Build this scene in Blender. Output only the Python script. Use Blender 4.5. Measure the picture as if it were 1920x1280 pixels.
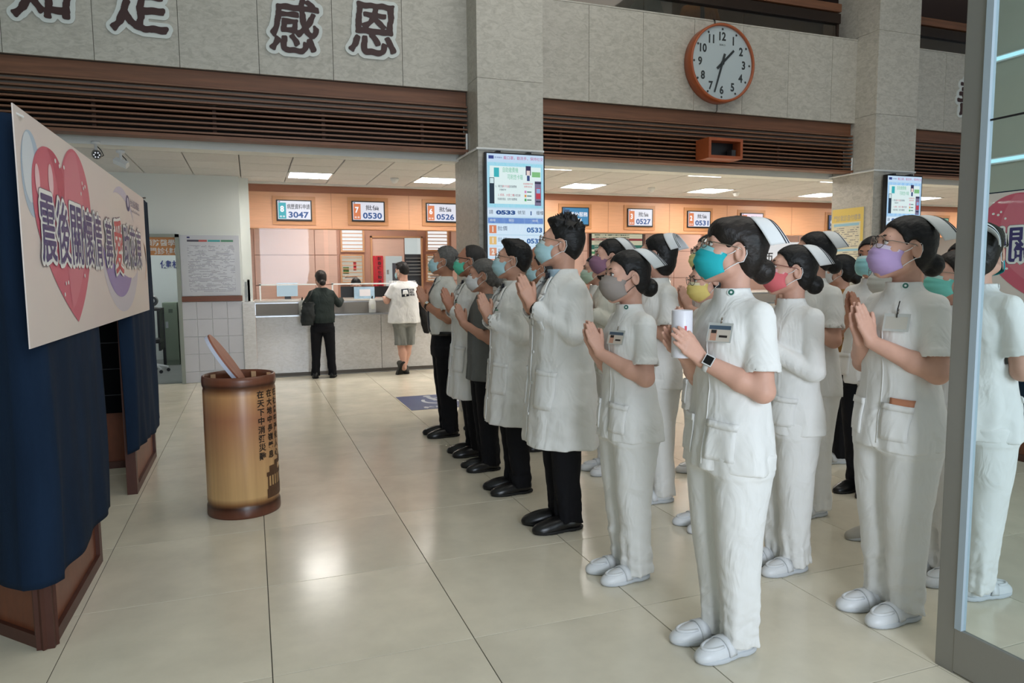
import bpy, bmesh, math, random
import numpy as np
from mathutils import Vector, Matrix, Euler
random.seed(7)
C = bpy.context.scene.collection
scene = bpy.context.scene
for o in list(bpy.data.objects): bpy.data.objects.remove(o)

# ------------------------------------------------------------------ camera
CAM_H = 1.399
FPX, PITCH, ROLL, YAW = 1329.26, 0.0943, -0.0087, 0.3511
cam = bpy.data.cameras.new('camera'); camo = bpy.data.objects.new('camera', cam); C.objects.link(camo)
cam.sensor_fit = 'HORIZONTAL'; cam.sensor_width = 36.0; cam.lens = 36.0 * FPX / 1920.0
cam.clip_start = 0.05; cam.clip_end = 200
def _cam_matrix():
    cy, sy = math.cos(YAW), math.sin(YAW); cp, sp = math.cos(PITCH), math.sin(PITCH); cr, sr = math.cos(ROLL), math.sin(ROLL)
    fwd = Vector((sy, cy, 0)); right = Vector((cy, -sy, 0)); up = Vector((0, 0, 1))
    f2 = fwd * cp - up * sp; u2 = fwd * sp + up * cp
    r3 = right * cr + u2 * sr; u3 = -right * sr + u2 * cr
    return Matrix(((r3.x, u3.x, -f2.x, 0), (r3.y, u3.y, -f2.y, 0), (r3.z, u3.z, -f2.z, CAM_H), (0, 0, 0, 1)))
camo.matrix_world = _cam_matrix()
scene.camera = camo

# ------------------------------------------------------------------ light
w = bpy.data.worlds.new('daylight'); scene.world = w; w.use_nodes = True
w.node_tree.nodes['Background'].inputs[0].default_value = (0.72, 0.86, 1.0, 1)
w.node_tree.nodes['Background'].inputs[1].default_value = 0.30
def area(name, loc, rot, sx, sy, power, col):
    l = bpy.data.lights.new(name, 'AREA'); l.shape = 'RECTANGLE'; l.size = sx; l.size_y = sy; l.energy = power; l.color = col
    o = bpy.data.objects.new(name, l); C.objects.link(o); o.location = loc; o.rotation_euler = rot
    return o
area('hall_ceiling_lamps', (3.4, 2.8, 5.85), (0, 0, 0), 5.0, 5.0, 68, (1.0, 0.95, 0.88))
area('entrance_daylight', (1.05, -2.4, 1.9), (math.radians(88), 0, math.radians(-7)), 1.5, 2.7, 112, (0.80, 0.89, 1.0))
vs = scene.view_settings
vs.view_transform = 'Standard'; vs.look = 'None'; vs.gamma = 1.0; vs.use_curve_mapping = False
vs.exposure = 0.50

# ------------------------------------------------------------------ materials
def lin(c):
    return tuple(((v / 255.0) / 12.92 if v / 255.0 <= 0.04045 else ((v / 255.0 + 0.055) / 1.055) ** 2.4) for v in c)
MATS = {}
def M(name, col, rough=0.5, metal=0.0, var=0.0, vscale=4.0, bump=0.0, bscale=60.0, stretch=(1, 1, 1), spec=0.5, emit=0.0, col2=None, detail=4.0, alpha=1.0, coat=0.0, rvar=0.0, tile_rand=0.0):
    """procedural principled material; col is sRGB 0-255"""
    if name in MATS: return MATS[name]
    m = bpy.data.materials.new(name); m.use_nodes = True; nt = m.node_tree; N = nt.nodes; L = nt.links
    b = N['Principled BSDF']; c = lin(col)
    b.inputs['Base Color'].default_value = (*c, 1); b.inputs['Roughness'].default_value = rough; b.inputs['Metallic'].default_value = metal
    b.inputs['Specular IOR Level'].default_value = spec
    if coat: b.inputs['Coat Weight'].default_value = coat; b.inputs['Coat Roughness'].default_value = 0.08
    if alpha < 1: b.inputs['Alpha'].default_value = alpha
    if emit:
        b.inputs['Emission Color'].default_value = (*c, 1); b.inputs['Emission Strength'].default_value = emit
        b.inputs['Base Color'].default_value = (c[0] * .15, c[1] * .15, c[2] * .15, 1)
    tc = mp = None
    def coords():
        nonlocal tc, mp
        if mp is None:
            tc = N.new('ShaderNodeTexCoord'); mp = N.new('ShaderNodeMapping'); mp.inputs['Scale'].default_value = stretch
            L.new(tc.outputs['Object'], mp.inputs['Vector'])
            if tile_rand:
                oi = N.new('ShaderNodeObjectInfo'); vm = N.new('ShaderNodeVectorMath'); vm.operation = 'SCALE'; vm.inputs[0].default_value = (7.3, 3.1, 5.7)
                L.new(oi.outputs['Random'], vm.inputs['Scale']); L.new(vm.outputs[0], mp.inputs['Location'])
        return mp.outputs['Vector']
    if var or col2:
        n = N.new('ShaderNodeTexNoise'); n.inputs['Scale'].default_value = vscale; n.inputs['Detail'].default_value = detail; n.inputs['Roughness'].default_value = 0.6
        L.new(coords(), n.inputs['Vector'])
        r = N.new('ShaderNodeValToRGB'); r.color_ramp.elements[0].position = 0.32; r.color_ramp.elements[1].position = 0.68
        if col2: a, d = lin(col2), c
        else: a, d = tuple(v * (1 - var) for v in c), tuple(min(1, v * (1 + var * .6)) for v in c)
        r.color_ramp.elements[0].color = (*a, 1); r.color_ramp.elements[1].color = (*d, 1)
        L.new(n.outputs['Fac'], r.inputs['Fac'])
        out = r.outputs['Color']
        if tile_rand:
            oi2 = N.new('ShaderNodeObjectInfo'); mr = N.new('ShaderNodeMapRange'); mr.inputs['To Min'].default_value = 1 - tile_rand; mr.inputs['To Max'].default_value = 1.0
            L.new(oi2.outputs['Random'], mr.inputs['Value']); mx = N.new('ShaderNodeVectorMath'); mx.operation = 'SCALE'
            L.new(out, mx.inputs[0]); L.new(mr.outputs[0], mx.inputs['Scale']); out = mx.outputs[0]
        L.new(out, b.inputs['Base Color'])
        if emit: L.new(out, b.inputs['Emission Color'])
        if rvar:
            mr = N.new('ShaderNodeMapRange'); mr.inputs['To Min'].default_value = max(0.02, rough - rvar); mr.inputs['To Max'].default_value = rough + rvar
            L.new(n.outputs['Fac'], mr.inputs['Value']); L.new(mr.outputs[0], b.inputs['Roughness'])
    if bump:
        n2 = N.new('ShaderNodeTexNoise'); n2.inputs['Scale'].default_value = bscale; n2.inputs['Detail'].default_value = 3
        L.new(coords(), n2.inputs['Vector'])
        bp = N.new('ShaderNodeBump'); bp.inputs['Strength'].default_value = bump; bp.inputs['Distance'].default_value = 0.01
        L.new(n2.outputs['Fac'], bp.inputs['Height']); L.new(bp.outputs['Normal'], b.inputs['Normal'])
    MATS[name] = m
    return m
def marble(name, base, vein, rough=0.35, rnd=0.08):
    if name in MATS: return MATS[name]
    m = bpy.data.materials.new(name); m.use_nodes = True; nt = m.node_tree; N = nt.nodes; L = nt.links; b = N['Principled BSDF']
    b.inputs['Roughness'].default_value = rough
    tc = N.new('ShaderNodeTexCoord'); mp = N.new('ShaderNodeMapping'); mp.inputs['Rotation'].default_value = (0.3, 0.6, 0.4); mp.inputs['Scale'].default_value = (1.0, 1.0, 1.9)
    L.new(tc.outputs['Object'], mp.inputs['Vector'])
    oi = N.new('ShaderNodeObjectInfo'); vm = N.new('ShaderNodeVectorMath'); vm.operation = 'SCALE'; vm.inputs[0].default_value = (9.3, 4.1, 6.7)
    L.new(oi.outputs['Random'], vm.inputs['Scale']); L.new(vm.outputs[0], mp.inputs['Location'])
    n = N.new('ShaderNodeTexNoise'); n.inputs['Scale'].default_value = 13; n.inputs['Detail'].default_value = 7; n.inputs['Roughness'].default_value = .66; n.inputs['Distortion'].default_value = 1.1
    L.new(mp.outputs[0], n.inputs['Vector'])
    r = N.new('ShaderNodeValToRGB'); cr = r.color_ramp
    cr.elements[0].position = .36; cr.elements[0].color = (*lin(vein), 1); cr.elements[1].position = .60; cr.elements[1].color = (*lin(base), 1)
    L.new(n.outputs['Fac'], r.inputs['Fac'])
    mr = N.new('ShaderNodeMapRange'); mr.inputs['To Min'].default_value = 1 - rnd; L.new(oi.outputs['Random'], mr.inputs['Value'])
    mx = N.new('ShaderNodeVectorMath'); mx.operation = 'SCALE'; L.new(r.outputs[0], mx.inputs[0]); L.new(mr.outputs[0], mx.inputs['Scale'])
    L.new(mx.outputs[0], b.inputs['Base Color'])
    MATS[name] = m
    return m
MARBLE = marble('grey_marble', (196, 191, 180), (174, 169, 158), 0.36, .06)
MARBLE_C = marble('counter_marble', (226, 224, 222), (210, 207, 203), 0.18, .04)
FLOOR = M('floor_tile', (226, 218, 198), rough=.19, var=.10, vscale=3.2, detail=8, tile_rand=.07, rvar=.05, spec=.5)
GROUT = M('grout', (70, 66, 58), rough=.9)
WOOD = M('louver_wood', (122, 82, 58), rough=.45, var=.22, vscale=5, stretch=(1, 6, 14))
WOOD_D = M('fascia_wood', (120, 78, 54), rough=.5, var=.25, vscale=3, stretch=(.6, 6, 10))
ORANGE_WOOD = M('beech_laminate', (222, 166, 128), rough=.35, var=.06, vscale=4, stretch=(1, 8, 18))
ORANGE_TRIM = M('beech_trim', (196, 138, 92), rough=.4, var=.08, vscale=5, stretch=(1, 6, 12))
PINK_WOOD = M('pink_laminate', (236, 196, 178), rough=.4, var=.05, vscale=3, stretch=(1, 8, 20))
RED_WOOD = M('red_brown_wood', (116, 62, 38), rough=.4, var=.25, vscale=4, stretch=(3, 3, 1))
DARK_WOOD = M('dark_brown_wood', (78, 42, 32), rough=.45, var=.2, vscale=5, stretch=(3, 3, 1))
WHITE_WALL = M('white_plaster', (222, 226, 222), rough=.8, bump=.05, bscale=120)
CEIL = M('ceiling_board', (214, 212, 208), rough=.9, var=.05, vscale=30, tile_rand=.06)
BLACK_IN = M('dark_void', (20, 17, 15), rough=.9)
STEEL = M('brushed_steel', (176, 178, 180), rough=.28, metal=1.0, var=.05, vscale=30, stretch=(1, 1, 20))
ALU = M('grey_aluminium', (146, 144, 138), rough=.38, metal=.45)
DARK_METAL = M('dark_bronze_metal', (58, 46, 40), rough=.3, metal=.6)
NAVY = M('navy_velvet', (20, 38, 60), rough=.95, var=.22, vscale=2.5, stretch=(3, 3, .5), spec=.2, bump=.15, bscale=90)
BLACK = M('black_plastic', (18, 18, 20), rough=.35)
WHITE_PL = M('white_plastic', (225, 226, 224), rough=.35)
def glow(name, col, s=1.0): return M(name, col, emit=s * (.62 if s < 2 else 1), rough=.4)

# ------------------------------------------------------------------ helpers
def link(o, parent=None):
    C.objects.link(o)
    if parent is not None:
        o.parent = parent; o.matrix_parent_inverse = parent_world(parent).inverted()
    return o
def parent_world(p):
    m = Matrix.LocRotScale(p.location, p.rotation_euler, p.scale)
    return (parent_world(p.parent) @ p.matrix_parent_inverse @ m) if p.parent else m
def tag(o, label, cat, group=None, kind=None):
    o['label'] = label
    if cat: o['category'] = cat
    if group: o['group'] = group
    if kind: o['kind'] = kind
    return o
def struct(o, label=None):
    o['kind'] = 'structure'
    if label: o['label'] = label
    return o
def thing(name, label, cat, loc=(0, 0, 0), rz=0.0, group=None):
    o = bpy.data.objects.new(name, None); o.empty_display_size = .1; C.objects.link(o)
    o.location = loc; o.rotation_euler = (0, 0, rz)
    return tag(o, label, cat, group)
def obj(name, verts, faces, mat, parent=None, smooth=False, mats=None, midx=None):
    me = bpy.data.meshes.new(name); me.from_pydata([tuple(v) for v in verts], [], [tuple(f) for f in faces]); me.update()
    if mats:
        for m_ in mats: me.materials.append(m_)
        if midx is not None: me.polygons.foreach_set('material_index', midx)
    else: me.materials.append(mat)
    if smooth: me.polygons.foreach_set('use_smooth', [True] * len(me.polygons))
    return link(bpy.data.objects.new(name, me), parent)
def boxv(x0, x1, y0, y1, z0, z1):
    return [(x0, y0, z0), (x1, y0, z0), (x1, y1, z0), (x0, y1, z0), (x0, y0, z1), (x1, y0, z1), (x1, y1, z1), (x0, y1, z1)]
BOXF = [(0, 3, 2, 1), (4, 5, 6, 7), (0, 1, 5, 4), (1, 2, 6, 5), (2, 3, 7, 6), (3, 0, 4, 7)]
def box(name, x0, x1, y0, y1, z0, z1, mat, parent=None, bevel=0.0):
    if bevel <= 0: return obj(name, boxv(x0, x1, y0, y1, z0, z1), BOXF, mat, parent)
    bm = bmesh.new(); vs_ = [bm.verts.new(v) for v in boxv(x0, x1, y0, y1, z0, z1)]
    for f in BOXF: bm.faces.new([vs_[i] for i in f])
    bmesh.ops.bevel(bm, geom=list(bm.edges), offset=bevel, segments=2, affect='EDGES', profile=.6)
    me = bpy.data.meshes.new(name); bm.to_mesh(me); bm.free(); me.materials.append(mat)
    return link(bpy.data.objects.new(name, me), parent)
class MB:
    """collects several shapes of ONE part"""
    def __init__(s): s.v = []; s.f = []
    def add(s, v, f):
        o = len(s.v); s.v += [tuple(a) for a in v]; s.f += [tuple(i + o for i in q) for q in f]; return s
    def box(s, *a): return s.add(boxv(*a), BOXF)
    def tube(s, pts, r, n=8, cap=True): return s.add(*tube(pts, r, n, cap))
    def build(s, name, mat, parent=None, smooth=False): return obj(name, s.v, s.f, mat, parent, smooth)
def tube(pts, r, n=8, cap=True):
    pts = [Vector(p) for p in pts]; k = len(pts); rs = r if isinstance(r, (list, tuple)) else [r] * k
    V = []; F = []; prev = None
    for i, p in enumerate(pts):
        t = (pts[min(i + 1, k - 1)] - pts[max(i - 1, 0)]).normalized()
        a = prev if prev is not None else (Vector((0, 0, 1)) if abs(t.z) < .9 else Vector((1, 0, 0)))
        a = (a - t * a.dot(t)).normalized(); b = t.cross(a); prev = a
        for j in range(n):
            th = 2 * math.pi * j / n; V.append(p + (a * math.cos(th) + b * math.sin(th)) * rs[i])
    for i in range(k - 1):
        for j in range(n):
            F.append((i * n + j, i * n + (j + 1) % n, (i + 1) * n + (j + 1) % n, (i + 1) * n + j))
    if cap: F.append(tuple(range(n))[::-1]); F.append(tuple((k - 1) * n + j for j in range(n)))
    return V, F
def lathe(prof, n=32, cx=0, cy=0, caps=True):
    V = []; F = []
    for (r, z) in prof:
        for j in range(n):
            th = 2 * math.pi * j / n; V.append((cx + r * math.cos(th), cy + r * math.sin(th), z))
    for i in range(len(prof) - 1):
        for j in range(n): F.append((i * n + j, i * n + (j + 1) % n, (i + 1) * n + (j + 1) % n, (i + 1) * n + j))
    if caps: F.append(tuple(range(n))[::-1]); F.append(tuple((len(prof) - 1) * n + j for j in range(n)))
    return V, F
TEXT_CACHE = {}
def text_mesh(s, size, off=0.0, ext=0.0, align='CENTER', shear=0.0, sx=1.0, spacing=1.0, res=3):
    cu = bpy.data.curves.new('t', 'FONT'); cu.body = s; cu.size = size; cu.offset = off; cu.extrude = ext
    cu.align_x = align; cu.align_y = 'CENTER'; cu.shear = shear; cu.resolution_u = res; cu.space_character = spacing
    o = bpy.data.objects.new('t', cu); C.objects.link(o)
    dg = bpy.context.evaluated_depsgraph_get(); dg.update()
    me = bpy.data.meshes.new_from_object(o.evaluated_get(dg)); bpy.data.objects.remove(o); bpy.data.curves.remove(cu)
    if sx != 1.0: me.transform(Matrix.Diagonal((sx, 1, 1, 1)))
    return me
def fat_glyph(ch, w, h, grow, name, mat, parent, loc, rot, N=88, thick=0.0, shear=0.0, wob=0.0):
    """a character thickened evenly by `grow` (metres) around its w x h body"""
    me = text_mesh(ch, 1.0, res=4); V = np.array([v.co[:2] for v in me.vertices], np.float32); V[:, 0] += shear * V[:, 1]
    me.calc_loop_triangles(); T = np.array([t_.vertices[:] for t_ in me.loop_triangles]); bpy.data.meshes.remove(me)
    lo, hi = V.min(0), V.max(0); V = (V - (lo + hi) / 2) / (hi - lo) * np.array([w, h], np.float32)
    W, Hh = w / 2 + grow + .012, h / 2 + grow + .012; st = 2 * max(W, Hh) / N; nx, ny = int(2 * W / st) + 1, int(2 * Hh / st) + 1
    gx = -W + st * np.arange(nx); gy = -Hh + st * np.arange(ny); ins = np.zeros((nx, ny), bool)
    for a, b, c in V[T]:
        i0, i1 = np.searchsorted(gx, [min(a[0], b[0], c[0]), max(a[0], b[0], c[0])]); j0, j1 = np.searchsorted(gy, [min(a[1], b[1], c[1]), max(a[1], b[1], c[1])])
        if i1 <= i0 or j1 <= j0: continue
        X, Y = gx[i0:i1, None], gy[None, j0:j1]
        e = lambda p, q: (q[0] - p[0]) * (Y - p[1]) - (q[1] - p[1]) * (X - p[0])
        e0, e1, e2 = e(a, b), e(b, c), e(c, a); ins[i0:i1, j0:j1] |= ((e0 >= 0) & (e1 >= 0) & (e2 >= 0)) | ((e0 <= 0) & (e1 <= 0) & (e2 <= 0))
    def dist(m):      # distance of every node to the nearest True node
        D = np.full((nx, ny), 1e9, np.float32); K = int((grow + .02) / st) + 3
        for dx in range(-K, K + 1):
            for dy in range(-K, K + 1):
                r = math.hypot(dx, dy) * st
                if r > K * st: continue
                a0, a1, b0, b1 = max(0, dx), min(nx, nx + dx), max(0, dy), min(ny, ny + dy)
                sub = m[a0 - dx:a1 - dx, b0 - dy:b1 - dy]; D[a0:a1, b0:b1] = np.where(sub, np.minimum(D[a0:a1, b0:b1], r), D[a0:a1, b0:b1])
        return np.minimum(D, K * st)
    d = dist(ins) - dist(~ins) - grow
    if wob: d = d + wob * (np.sin(gx[:, None] * 60 + 2) * np.sin(gy[None, :] * 48) + .6 * np.sin(gx[:, None] * 31 + gy[None, :] * 37))
    k = d.copy(); k[1:-1, 1:-1] = (d[1:-1, 1:-1] * 4 + d[:-2, 1:-1] + d[2:, 1:-1] + d[1:-1, :-2] + d[1:-1, 2:]) / 8; d = k
    vid = {}; P = []; F = []
    def node(i, j):
        if (i, j) not in vid: vid[(i, j)] = len(P); P.append((gx[i], gy[j], 0))
        return vid[(i, j)]
    def cut(i, j, i2, j2):
        key = (min((i, j), (i2, j2)), max((i, j), (i2, j2)))
        if key not in vid:
            t_ = d[i, j] / (d[i, j] - d[i2, j2]); vid[key] = len(P); P.append((gx[i] + (gx[i2] - gx[i]) * t_, gy[j] + (gy[j2] - gy[j]) * t_, 0))
        return vid[key]
    S = d < 0; act = np.argwhere(S[:-1, :-1] | S[1:, :-1] | S[:-1, 1:] | S[1:, 1:])
    for i, j in act:
        i, j = int(i), int(j); q = [(i, j), (i + 1, j), (i + 1, j + 1), (i, j + 1)]; poly = []
        for m_ in range(4):
            a, b = q[m_], q[(m_ + 1) % 4]
            if S[a]: poly.append(node(*a))
            if S[a] != S[b]: poly.append(cut(*a, *b))
        if len(poly) >= 3: F.append(tuple(poly))
    me = bpy.data.meshes.new(name); me.from_pydata([tuple(map(float, p)) for p in P], [], F); me.update(); me.materials.append(mat)
    o = bpy.data.objects.new(name, me); C.objects.link(o); o.location = loc; o.rotation_euler = rot
    if thick: md = o.modifiers.new('thickness', 'SOLIDIFY'); md.thickness = thick; md.offset = 1
    if parent is not None: o.parent = parent; o.matrix_parent_inverse = parent_world(parent).inverted()
    return o
FACE_NEG_Y = Euler((math.pi / 2, 0, 0)); FACE_POS_X = Euler((math.pi / 2, 0, math.pi / 2)); FACE_NEG_X = Euler((math.pi / 2, 0, -math.pi / 2)); FACE_UP = Euler((0, 0, 0))
def text(name, s, size, mat, parent, loc, rot=FACE_NEG_Y, fit=None, **k):
    me = text_mesh(s, size, **k); me.name = name; me.materials.clear(); me.materials.append(mat)
    if fit:   # (width, height) the lettering is stretched to
        xs = [v.co.x for v in me.vertices]; ys = [v.co.y for v in me.vertices]
        if xs:
            w_, h_ = max(xs) - min(xs), max(ys) - min(ys); cx, cy = (max(xs) + min(xs)) / 2, (max(ys) + min(ys)) / 2
            me.transform(Matrix.Diagonal(((fit[0] or w_ * 1.0) / w_ if fit[0] else 1, (fit[1] / h_) if fit[1] else 1, 1, 1)) @ Matrix.Translation((-cx, -cy, 0)))
    o = bpy.data.objects.new(name, me); C.objects.link(o); o.location = loc; o.rotation_euler = rot
    if parent is not None: o.parent = parent; o.matrix_parent_inverse = parent_world(parent).inverted()
    return o
def quadY(name, x0, x1, z0, z1, y, mat, parent):      # flat print facing -Y
    return obj(name, [(x0, y, z0), (x1, y, z0), (x1, y, z1), (x0, y, z1)], [(0, 1, 2, 3)], mat, parent)
def copy_tree(o, parent=None, mats=None):
    c = o.copy(); C.objects.link(c)
    if parent is not None: c.parent = parent
    for ch in o.children: copy_tree(ch, c)
    return c
# ================================================================== SETTING
TX, TY = 0.74, 0.776556
# floor: dark joint bed with proud stone tiles
floor = struct(box('floor', -3.6, 15.5, -4.2, 10.32, -.06, -.004, GROUT), 'polished beige stone tile floor with dark joints')
tme = None
def tile_mesh(name, wx, wy, h, b, mat):
    bm = bmesh.new(); vs_ = [bm.verts.new(v) for v in boxv(-wx / 2, wx / 2, -wy / 2, wy / 2, -h, 0)]
    for f in BOXF: bm.faces.new([vs_[i] for i in f])
    top = [e for e in bm.edges if all(v.co.z > -1e-6 for v in e.verts)]
    bmesh.ops.bevel(bm, geom=top, offset=b, segments=1, affect='EDGES')
    me = bpy.data.meshes.new(name); bm.to_mesh(me); bm.free(); me.materials.append(mat); return me
tme = tile_mesh('tile', TX - .0035, TY - .0035, .004, .0008, FLOOR)
for i in range(-4, 21):
    for j in range(-3, 10):
        if i > 14 and j < 3: continue
        o = bpy.data.objects.new('tile', tme); o.location = (0.016 + TX * (i + .5), 2.517 + TY * (j + .5), -.0003 * random.random())
        link(o, floor)
struct(box('floor_entrance', -3.6, 11.2, -4.2, .15, -.003, -.0005, FLOOR), 'beige stone floor by the entrance')
box('floor_office', -3.6, 15.5, 10.32, 14.2, -.05, .0, M('office_floor', (150, 152, 148), rough=.3, var=.15, vscale=2)).parent = None
struct(bpy.data.objects['floor_office'], 'grey floor of the rooms behind the counter')

# outer shell of the hall
struct(box('wall_left', -3.45, -3.3, -4.2, 6.6, 0, 6.1, M('hall_wall', (196, 204, 190), rough=.6, var=.04, vscale=2)), 'pale green-grey side wall of the hall')
struct(box('wall_right', 15.5, 15.65, 3.0, 14.2, 0, 6.1, WHITE_WALL), 'far right wall of the hall')
struct(box('wall_light_block', 6.6, 6.75, -4.2, 3.0, 0, 6.1, WHITE_WALL), 'unseen wall added to keep daylight out from the right')  # out of view, added to block daylight from the right
struct(box('ceiling', -3.45, 15.65, -4.2, 6.7, 6.0, 6.1, WHITE_WALL), 'high ceiling of the hall')
for z, y0, y1 in ((3.70, 0.5, 6.3), (2.60, 0.5, 6.3)):  # glowing strips added to give the bluish streaks in the door glass
    t = thing('door_streak_strip', 'slim glowing strip added for a bluish streak in the door glass, %s one' % ('upper' if z > 3 else 'lower'), 'light', (-3.25, (y0 + y1) / 2, z), group='strips added for streaks in the door glass')
    box('housing', -3.3, -3.27, y0, y1, z - .035, z + .035, WHITE_PL, t)
    box('tube', -3.27, -3.255, y0 + .02, y1 - .02, z - .018, z + .018, glow('streak_glow', (170, 225, 235), 1.5), t)

# marble fascia above the louvres, panel by panel
wb = struct(box('wall_back', -3.3, 15.5, 6.575, 6.64, 3.11, 4.03, M('wall_joint', (96, 92, 86), rough=.9)), 'grey marble fascia wall of the gallery')
def panels(joints, y, z0, z1, parent, mat, thick=.022, name='marble_panel', gap=.0022):
    for a, b in zip(joints[:-1], joints[1:]):
        box(name, a + gap, b - gap, y - random.random() * .0012, y + thick, z0, z1, mat, parent)
PW = .6135
panels([-3.54, -2.926] + [-2.313 + PW * k for k in range(0, 7)] + [1.985], 6.55, 3.11, 4.035, wb, MARBLE)
panels([2.61] + [3.237 + PW * k for k in range(0, 6)] + [6.67], 6.55, 3.11, 4.035, wb, MARBLE)
panels([7.275] + [7.46 + PW * k for k in range(0, 13)] + [15.5], 6.55, 3.11, 4.035, wb, MARBLE)
for a, b in ((-3.3, 1.985), (2.61, 6.67), (7.275, 15.5)): box('marble_coping', a, b, 6.545, 6.68, 4.036, 4.05, MARBLE, wb)

# pillars
def pillar(x0, x1, y0, y1, lab):
    p = struct(box('pillar', x0 + .02, x1 - .02, y0 + .02, y1 - .02, 0, 6.0, M('wall_joint', (96, 92, 86))), lab)
    zs = [0, 1.25, 2.53, 3.16, 4.07, 5.0, 6.0]
    for a, b in zip(zs[:-1], zs[1:]):
        box('marble_panel', x0 + .001, x1 - .001, y0 - random.random() * .002, y0 + .02, a + .002, b - .001, MARBLE, p)
        for s, xa, xb in ((0, x0, x0 + .02), (1, x1 - .02, x1)):
            box('marble_panel', xa, xb, y0 + .021, y0 + .30, a + .002, b - .001, MARBLE, p)
            box('marble_panel', xa + .004 * (1 - s), xb - .004 * s, y0 + .303, y1, a + .002, b - .001, MARBLE, p)
    return p
pil1 = pillar(1.977, 2.617, 6.25, 7.03, 'marble clad pillar carrying the near queue screen')
pil2 = pillar(6.665, 7.28, 6.25, 6.86, 'marble clad pillar with a yellow notice on its side')
for (px0, px1) in ((1.977, 2.617), (6.665, 7.28)):
    m_ = MB().tube([(px0 - .012, 6.9, 2.535), (px0 - .012, 6.238, 2.535), (px1, 6.238, 2.535)], .011, 8).tube([(px0 - .012, 6.56, 2.535), (px0 - .012, 6.56, 2.72)], .010, 8)
    m_.build('cable_trunking', WHITE_PL, pil1 if px0 < 3 else pil2)

# wooden louvre grilles under the fascia
for bi, (a, b, lab) in enumerate(((-3.3, 1.975, 'brown slatted grille left of the near pillar'), (2.62, 6.66, 'brown slatted grille under the clock'), (7.285, 15.5, 'brown slatted grille right of the far pillar'))):
    g = struct(box('trim_%d' % (bi + 1), a, b, 6.60, 6.66, 2.985, 3.108, WOOD_D), lab)
    box('grille_backing', a, b, 6.70, 6.73, 2.575, 3.0, BLACK_IN, g)
    for k in range(10):
        z = 2.966 - .0412 * k
        box('slat', a + .002, b - .002, 6.555 + .002 * random.random(), 6.605, z - .0072, z + .0072, WOOD, g)
    box('bottom_board', a, b, 6.54, 6.69, 2.548, 2.572, WOOD_D, g)
    x = a + .35
    while x < b:
        box('grille_stay', x, x + .03, 6.668, 6.70, 2.556, 2.985, M('stay_wood', (70, 44, 30), rough=.6), g); x += .9

# low ceiling of the counter zone
cl = struct(box('ceiling_low', -3.3, 15.5, 6.7, 13.2, 2.76, 2.82, WHITE_WALL), 'suspended board ceiling over the counter zone')
CW = .57
ctm = tile_mesh('ceiling_tile', CW - .012, CW - .012, .02, .004, CEIL); ctm.transform(Matrix.Rotation(math.pi, 4, 'X'))
fixtures = {(0, 0), (3, 0), (7, 0), (11, 0), (15, 0), (19, 0), (23, 0), (5, 3), (9, 3), (13, 3)}  # the front-row panels are out of view, added to light the floor
for i in range(-6, 26):
    for j in range(-1, 6):
        if (i, j) in fixtures: continue
        o = bpy.data.objects.new('ceiling_tile', ctm); o.location = (.5 + CW * (i + .5), 10.14 - CW * (j + .5), 2.72 + .002 * random.random()); link(o, cl)
box('ceiling_grid_bed', -3.3, 15.5, 6.7, 11.3, 2.742, 2.76, M('t_bar', (104, 100, 94), rough=.6), cl)
LAMP = glow('lamp_diffuser', (255, 250, 242), 26.0)
names5 = {0: 'over counter eight', 3: 'over counter six beside the near pillar', 7: 'over counter three', 11: 'over counter one', 15: 'by the far pillar', 19: 'right of the far pillar, first', 23: 'right of the far pillar, second', 1: 'added out of view to light the floor, left', 5: 'added out of view to light the floor, left', 9: 'added out of view to light the floor, middle', 13: 'added out of view to light the floor, right'}
for (i, j) in sorted(fixtures):
    x0, y1 = .5 + CW * i, 10.14 - CW * j
    t = thing('ceiling_light', 'square bright ceiling light panel ' + names5[i], 'light', (x0 + CW / 2, y1 - CW / 2, 2.72), group='square ceiling lights')
    fr = MB()
    for q in ((x0, x0 + CW, y1 - .025, y1), (x0, x0 + CW, y1 - CW, y1 - CW + .025), (x0, x0 + .025, y1 - CW, y1), (x0 + CW - .025, x0 + CW, y1 - CW, y1)): fr.box(*q, 2.715, 2.735)
    fr.build('frame', WHITE_PL, t)
    box('diffuser', x0 + .025, x0 + CW - .025, y1 - CW + .025, y1 - .025, 2.732, 2.738, LAMP, t)
    lv = MB()
    if i in (0, 3):
        for k in range(1, 5): lv.box(x0 + .02, x0 + CW - .02, y1 - CW * k / 5 - .004, y1 - CW * k / 5 + .004, 2.716, 2.731)
        for k in range(1, 4): lv.box(x0 + CW * k / 4 - .004, x0 + CW * k / 4 + .004, y1 - CW + .02, y1 - .02, 2.716, 2.731)
        lv.build('louvre', STEEL, t)
struct(box('trim_4', -3.3, 15.5, 6.90, 7.10, 2.515, 2.75, M('beam_white', (232, 232, 226), rough=.7)), 'white beam behind the grilles')
# smoke detectors and vents under the low ceiling
for n_, (x, y) in enumerate(((1.9, 9.8), (4.1, 9.9), (5.9, 9.75), (7.6, 9.9))):
    o = obj('smoke_detector', *lathe([(.055, 2.72), (.058, 2.70), (.045, 2.675), (.03, 2.655), (.012, 2.65)], 16, x, y), WHITE_PL, smooth=True)
    tag(o, 'round white smoke detector on the low ceiling, ' + ('leftmost', 'second from left', 'third from left', 'rightmost')[n_], 'smoke detector', 'smoke detectors')
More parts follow.
